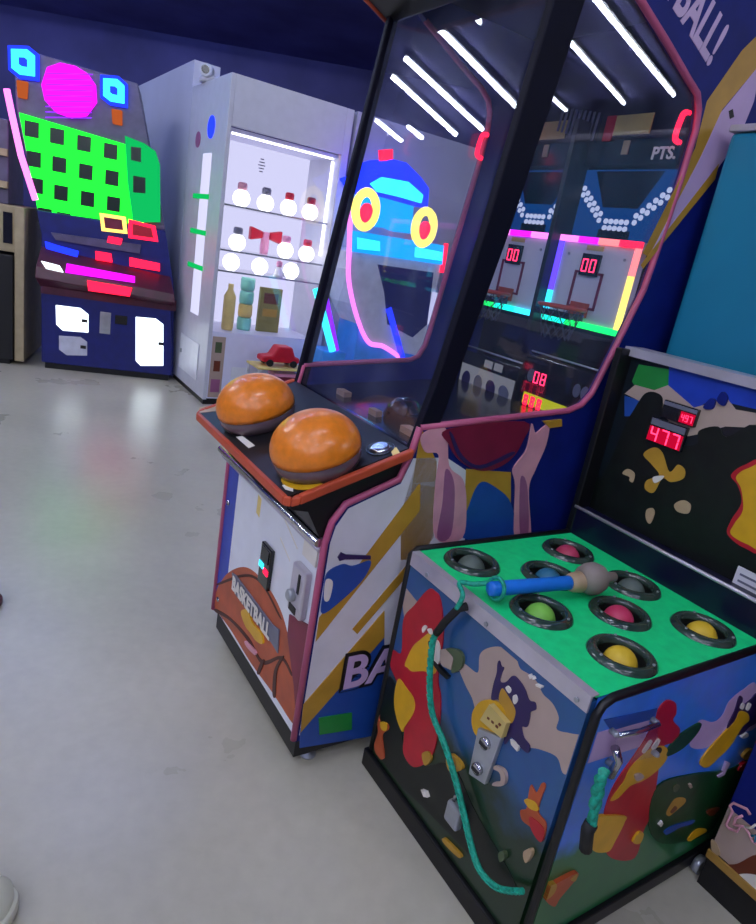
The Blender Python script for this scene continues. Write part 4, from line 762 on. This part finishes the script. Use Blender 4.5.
# toys on a stand in front of the lower panel (seen above the orange ball)
st = thing('toy_stand', 'low white two-tier stand in front of the prize cabinet holding red toys', 'stand', kpt(.38,-.20,0), KR)
box('top', 'yellow_toy', st, -.20,.20,-.12,.12,.36,.375,.004); box('shelf', 'white_cabinet', st, -.19,.19,-.11,.11,.20,.215,.003)
for x in (-.185,.185):
    for y in (-.105,.105): MB().box(x-.010,x+.010,y-.010,y+.010,0,.36).build('leg', 'white_cabinet', st)
t = thing('toy_car', 'red toy car on the top tier of the low stand', 'toy', kpt(.38,-.20,.376), KR)
MB().prism([(-.15,.03),(-.15,.07),(-.07,.08),(-.03,.15),(.08,.15),(.11,.08),(.15,.07),(.15,.03)], 'y', -.06,.06).build('body', 'red_toy', t, .012)
for x in (-.09,.10):
    for y in (-.06,.06): MB().lathe([(.026,-.01),(.026,.01)], (x,y,.026), (0,1,0), 14).build('wheel', 'black', t)
t = thing('gift_box', 'maroon and pink gift box on the lower tier of the low stand', 'toy', kpt(.44,-.20,.216), KR)
box('box', 'maroon_print', t, -.10,.10,-.06,.06,0,.085,.004); box('lid', 'pink_toy', t, -.105,.105,-.065,.065,.085,.11,.004)

# ------------------------------------------------------------------ pixel grid game (far left)
GR = .33009
gm = thing('pixel_grid_game', 'blue arcade game with a glowing green grid screen and magenta sign', 'arcade game', GO, GR)
MB().frustum([(0,.04),(1.0,.04),(.955,.76),(.86,1.18),(-.045,1.17),(-.01,1.0)], .05, .60, .76).build('cabinet', 'game_blue', gm, .006)
MB().prism([(.02,.05),(.985,.05),(.94,.60),(.0,.60)], 'y', 0, .05).build('front_panel', 'game_blue', gm, .004)
box('plinth', 'black', gm, .03, .74, .03, .58, 0, .05); box('plinth', 'black', gm, .74, .96, .03, .12, 0, .05)
MB().hull8([(-.02,-.12,.70),(.97,-.12,.66),(.95,.05,.60),(0,.05,.60),(-.02,-.10,.78),(.96,-.10,.72),(.92,.05,.84),(-.01,.05,.92)]).build('console', 'game_maroon', gm, .006)
MB().box(.0,.98,-.01,.05,.58,.66).build('maroon_band', 'game_maroon', gm)
pb = [(-.045,1.17),(.86,1.18),(.60,2.16),(-.21,2.21),(-.19,1.83)]
MB().frustum(pb, .10, .55, .72).build('upper_body', 'game_grey', gm, .006)
scr = [(-0.1825,1.823),(0.5308,1.785),(0.5688,1.477),(0.5953,1.26),(0.05074,1.131),(-0.05359,1.144)]
scr = [(-.168,1.80),(.555,1.735),(.70,1.19),(.06,1.17),(-.045,1.18)]
MB().prism(scr, 'y', .085, .10).build('grid_panel', 'g_green', gm)
rows_ = [(-0.0866,1.708),(0.07863,1.696),(0.2582,1.684),(0.4396,1.668)] + [(-0.071,1.513),(0.09654,1.509),(0.2758,1.495),(0.4562,1.487)] + [(-0.05515,1.336),(0.112,1.317),(0.2936,1.308),(0.4748,1.305)] + [(0.005806,1.139),(0.1336,1.13),(0.3148,1.122)]
for (x, z) in rows_:
    if True:
        MB().box(x-.047,x+.047,.076,.085,z-.052,z+.052).build('grid_cell', 'cell_dark', gm, .003)
wing = [(0.5334,1.793),(0.6709,1.768),(0.7517,1.731),(0.7889,1.645),(0.8184,1.234),(0.6224,1.2),(0.5688,1.477)]
MB().prism(wing, 'y', .06, .08).build('side_wing', 'g_green_dim', gm)
for q in ([(0.5798,1.727),(0.6494,1.733),(0.6548,1.634),(0.5844,1.636)], [(0.6053,1.531),(0.6921,1.532),(0.6984,1.423),(0.6113,1.414)]): MB().prism(q, 'y', .052, .06).build('wing_cell', 'cell_dark', gm)
MB().tube([(p[0],.06,p[1]) for p in [(-0.2402,1.93),(-0.2062,1.769),(-0.1498,1.52),(-0.05435,1.237)]], .022, 8).build('neon_edge', 'g_pink', gm)
blob = [(0.008069,2.124),(0.09161,2.171),(0.191,2.173),(0.271,2.143),(0.3238,2.084),(0.3351,1.972),(0.272,1.871),(0.1704,1.835),(0.06882,1.849),(-0.003383,1.912),(-0.02557,2.005)]
mq = MB().prism(blob, 'y', .06, .10).build('magenta_sign', 'g_magenta', gm, .006)
sq = MB()
for k in range(-4, 5):
    cx, cz = .155, 2.0; sq.prism([(cx-.15,cz+.035*k-.06),(cx+.15,cz+.035*k+.0),(cx+.15,cz+.035*k+.006),(cx-.15,cz+.035*k-.054)], 'y', .055, .06)
sq.build('sign_ribs', 'g_purple', mq)
for q, nm_ in (([(-0.2122,2.182),(-0.1143,2.202),(-0.06609,2.175),(-0.0651,2.048),(-0.1605,2.039),(-0.2097,2.067)], 'l'), ([(0.3733,2.135),(0.4658,2.15),(0.5149,2.12),(0.5204,2.003),(0.4276,1.998),(0.3775,2.024)], 'r')):
    cx = sum(p[0] for p in q)/6; cz = sum(p[1] for p in q)/6
    bx = MB().prism([(cx+(x-cx)*1.3, cz+(z-cz)*1.3) for x, z in q], 'y', .065, .10).build('lamp_block', 'g_blue', gm); MB().prism(q, 'y', .055, .065).build('lamp_ring', 'g_cyan', bx); MB().prism([(cx+(x-cx)*.36, cz+(z-cz)*.36) for x, z in q], 'y', .050, .055).build('lamp_core', 'g_blue', bx)
for q in ([(-0.1852,2.004),(-0.1093,2.007),(-0.1157,1.894),(-0.1783,1.895)], [(0.4323,1.956),(0.5074,1.958),(0.5122,1.856),(0.444,1.856)]): MB().prism(q, 'y', .075, .10).build('orange_lamp', 'g_orange', gm, .008)
def gq(q, y0, y1, nm_, m): return MB().prism(q, 'y', y0, y1).build(nm_, m, gm)
gq([(0.01636,0.9595),(0.09283,0.9453),(0.2482,0.9255),(0.2408,0.8784),(0.02547,0.907)], .03, .05, 'blue_sign', 'g_blue')
gq([(0.05757,1.029),(0.6887,1.045),(0.6832,0.9782),(0.09221,0.9812)], .02, .05, 'score_shelf', 'game_grey')
gq([(0.01804,0.8242),(0.1382,0.8104),(0.1686,0.7653),(0.05283,0.7748)], -.115, -.09, 'white_lamp', 'g_white')
gq([(0.1897,0.8334),(0.6644,0.8142),(0.667,0.7667),(0.1825,0.7674)], -.118, -.09, 'magenta_strip', 'g_magenta')
gq([(0.333,0.7346),(0.6506,0.7257),(0.6355,0.6595),(0.3443,0.6605)], -.125, -.10, 'red_display', 'g_red')
gq([(0.3667,0.945),(0.4768,0.9445),(0.4884,0.8811),(0.3724,0.8812)], .02, .05, 'red_display', 'g_red')
gq([(0.6123,0.9385),(0.8342,0.9269),(0.8378,0.87),(0.6156,0.8731)], .02, .05, 'red_display', 'g_red')
gq([(0.4539,1.07),(0.5519,1.068),(0.5451,1.021),(0.4469,1.023)], .015, .05, 'red_display', 'g_red')
for q, m in (([(0.3847,1.225),(0.5664,1.229),(0.5864,1.109),(0.4032,1.099)], 'g_amber'), ([(0.5882,1.218),(0.7832,1.201),(0.8122,1.088),(0.5949,1.081)], 'g_red')):
    o = MB().prism(q, 'y', .04, .06).build('lit_frame', m, gm); cx = sum(p[0] for p in q)/4; cz = sum(p[1] for p in q)/4
    MB().prism([(cx+(x-cx)*.7, cz+(z-cz)*.62) for x, z in q], 'y', .03, .04).build('frame_core', 'maroon_print' if m == 'g_amber' else 'red_toy', o)
for q, m in (([(0.1039,0.5053),(0.2774,0.507),(0.3361,0.4668),(0.3406,0.324),(0.157,0.3155),(0.11,0.3579)], 'g_white'), ([(0.1311,0.2728),(0.2836,0.2829),(0.3338,0.2495),(0.3372,0.1394),(0.188,0.1252),(0.1331,0.1643)], 'robot_grey'), ([(0.6813,0.4951),(0.8326,0.502),(0.8927,0.4639),(0.9148,0.1262),(0.7404,0.1057),(0.6999,0.1424)], 'g_white')):
    o = MB().prism(q, 'y', -.006, 0).build('lit_panel' if m == 'g_white' else 'service_hatch', m, gm, .003)
    x = max(p[0] for p in q); z = sum(p[1] for p in q)/6; MB().box(x-.05,x-.01,-.014,-.006,z-.012,z+.012).build('latch', 'black', o)
box('coin_slot', 'steel', gm, .42,.50,-.008,0,.33,.50,.003); box('coin_slot', 'black_gloss', gm, .53,.62,-.008,0,.42,.49,.003)
# ------------------------------------------------------------------ dark cabinet beside it
dc = thing('dark_cabinet', 'black arcade cabinet with cream edge at the far left of the pixel grid game', 'arcade game', GO+Vector((-1.06,-.36,0)), GR)
box('lower_body', 'black_cab', dc, .0, .93, 0, .7, .04, .82, .006); box('plinth', 'black', dc, .03,.90,.03,.6,0,.04)
box('edge_board', 'cream', dc, .935, 1.0, .02, .75, .03, 1.17, .004)
box('display_case', 'cream', dc, .1, .93, .08, .7, .84, 1.17, .004); box('case_window', 'screen_black', dc, .85,.91,.07,.08,.90,1.12)
box('upper_body', 'game_grey', dc, .1, .86, .2, .7, 1.17, 1.75, .01); box('control_ledge', 'game_grey', dc, .30,.80,-.05,.0,.72,.80,.01)
MB().tube([(.3,-.01,.60),(.8,-.01,.585)], .008, 8).build('lit_strip', 'g_violet', dc)
for z in (1.28,1.5): box('shelf_rail', 'cream', dc, .1,.86,.16,.2,z,z+.05,.004)
MB().lathe([(.03,0),(.034,.03),(.03,.06)], (.72,.03,.0), (0,0,1), 14).build('foot', 'steel', dc)
# ------------------------------------------------------------------ neon robot game seen through the basketball glass (local x along the partition)
rb = thing('neon_robot_game', 'robot shaped arcade game with blue neon dome and yellow ring eyes seen through the glass', 'arcade game', KO+Wv*.4, KR)
def nq(q, y0, y1, nm_, m, bev=0.0, sm=False):
    return MB().prism(smoothpoly(q) if sm else q, 'y', y0, y1).build(nm_, m, rb, bev)
body = [(0.7679,1.274),(0.7501,1.146),(0.8358,0.9003),(1.029,0.6365),(1.22,0.5867),(1.561,0.5568),(1.593,1.233),(1.582,1.429)]
nq(body, .03, .38, 'body', 'robot_boosted', .01)
MB().box(.94,1.70,.06,.38,.0,.95).build('base', 'robot_blue_boosted', rb, .01)
nq([(1.002,1.215),(1.515,1.223),(1.548,0.8203),(1.429,0.706),(1.178,0.787),(1.099,1.025)], .015, .03, 'dark_window', 'deep_blue')
MB().tube(smoothpath([(p[0],.02,p[1]) for p in [(0.7063,1.539),(0.7435,1.259),(0.7796,1.058),(0.8947,0.8101),(1.029,0.6365),(1.168,0.6139),(1.338,0.5425)]]), .018, 8).build('neon_outline', 'g_pink', rb)
MB().tube([(p[0],.02,p[1]) for p in [(1.586,1.454),(1.594,1.332),(1.593,1.233)]], .018, 8).build('neon_outline', 'g_red', rb)
MB().tube(smoothpath([(p[0],.01,p[1]) for p in [(1.152,0.9089),(1.274,0.6937),(1.402,0.4669),(1.528,0.2689)]]), .025, 8).build('neon_leg', 'g_blue', rb)
nq([(1.55,1.077),(1.633,1.074),(1.596,0.8247),(1.548,0.8203)], .0, .03, 'edge_lamp', 'g_lav'); nq([(0.7422,1.414),(1.542,1.435),(1.562,1.291),(0.7679,1.274)], -.02, .03, 'light_bar', 'g_deepcyan', .006); nq([(0.7684,1.374),(0.9553,1.376),(0.9686,1.31),(0.7823,1.298)], -.03, -.02, 'bar_lamp', 'g_cyan'); nq([(1.275,1.383),(1.529,1.384),(1.539,1.32),(1.285,1.313)], -.03, -.02, 'bar_lamp', 'g_cyan')
nq([(0.7448,1.759),(0.8545,1.813),(0.9053,1.898),(0.98,1.934),(1.092,1.936),(1.237,1.868),(1.326,1.807),(1.343,1.674),(1.181,1.667),(0.9809,1.665),(0.8398,1.682)], .0, .35, 'dome', 'g_blue', .01)
nq([(0.8148,1.741),(0.8978,1.8),(1.119,1.812),(1.265,1.75),(1.263,1.694),(1.058,1.701),(0.877,1.7)], -.02, .0, 'dome_lamp', 'g_cyan')
nq([(0.8549,1.674),(1.211,1.662),(1.24,1.471),(1.102,1.495),(0.937,1.468),(0.8899,1.593)], .0, .3, 'face', 'g_deepcyan'); nq([(0.9278,1.986),(0.9874,2.004),(1.006,1.919),(0.9525,1.907)], .05, .15, 'antenna', 'g_red')
for q, rad in (([(0.8025,1.567)][0], .115), ([(1.325,1.532)][0], .115)):
    e = MB().tube([(q[0]+rad*.72*math.cos(a), -.02, q[1]+rad*math.sin(a)) for a in [2*PI*i/24 for i in range(24)]], .032, 8, True).build('eye_ring', 'g_yellow', rb); MB().prism(ell(q[0]+.01, q[1]-.03, .05, .075), 'y', -.03, -.005).build('eye_core', 'g_red', e)
nb = thing('neon_bar_stand', 'slim stand with a cyan and a purple neon bar left of the neon robot game', 'arcade game', KO+Wv*.4, KR)
p = [(0.5131,0.9804),(0.7161,0.5518),(0.5698,1.032),(0.7655,0.5552)]
MB().tube([(p[0][0],0,p[0][1]),(p[1][0],0,p[1][1])], .028, 8).build('cyan_bar', 'g_cyan', nb); MB().tube([(p[2][0],.02,p[2][1]),(p[3][0],.02,p[3][1])], .018, 8).build('purple_bar', 'g_purple', nb)
MB().box(p[1][0]-.06,p[1][0]+.14,.03,.25,0,p[1][1]-.01).build('pedestal', 'robot_blue_boosted', nb, .01)

# ------------------------------------------------------------------ shoes at the left edge
def shoe(loc, rz, ms, mu, label, s=1.0):
    t = thing('sneaker', label, 'shoe', loc, rz); t.scale = (s,)*3
    out = [(-.05,-.10),(-.035,-.14),(0,-.15),(.035,-.14),(.05,-.10),(.045,0),(.04,.10),(.0,.13),(-.04,.10),(-.045,0)]
    MB().prism(smoothpoly(out, 4), 'z', 0, .028).build('sole', ms, t, .006)
    mb = MB(); o2 = smoothpoly(out, 4); n = len(o2); rings = [(.95,.028,0),(.93,.05,0),(.75,.075,.02),(.5,.095,.05),(.42,.12,.06)]
    for k, z, dy in rings:
        mb.v += [(x*k, y*k+dy, z if y < 0 else z+.02*(k < .8)) for x, y in o2]
    mb.smooth = True
    for i in range(len(rings)-1):
        for j in range(n): mb.face([i*n+j, i*n+(j+1) % n, (i+1)*n+(j+1) % n, (i+1)*n+j])
    mb.face([(len(rings)-1)*n+j for j in range(n)])
    mb.build('upper', mu, t)
    for i in range(3): MB().tube([(-.022,-.045+.025*i,.083+.008*i),(0,-.048+.025*i,.090+.008*i),(.022,-.045+.025*i,.083+.008*i)], .003, 6).build('lace', ms, t)
    return t
shoe((-.672,.862,0), 1.75, 'sneaker_white', 'sneaker_white', 'white sneaker toe at the lower left corner of the floor')
shoe((-1.285,1.825,0), 1.6, 'shoe_red', 'shoe_red', 'dark red shoe tip at the left edge of the floor')
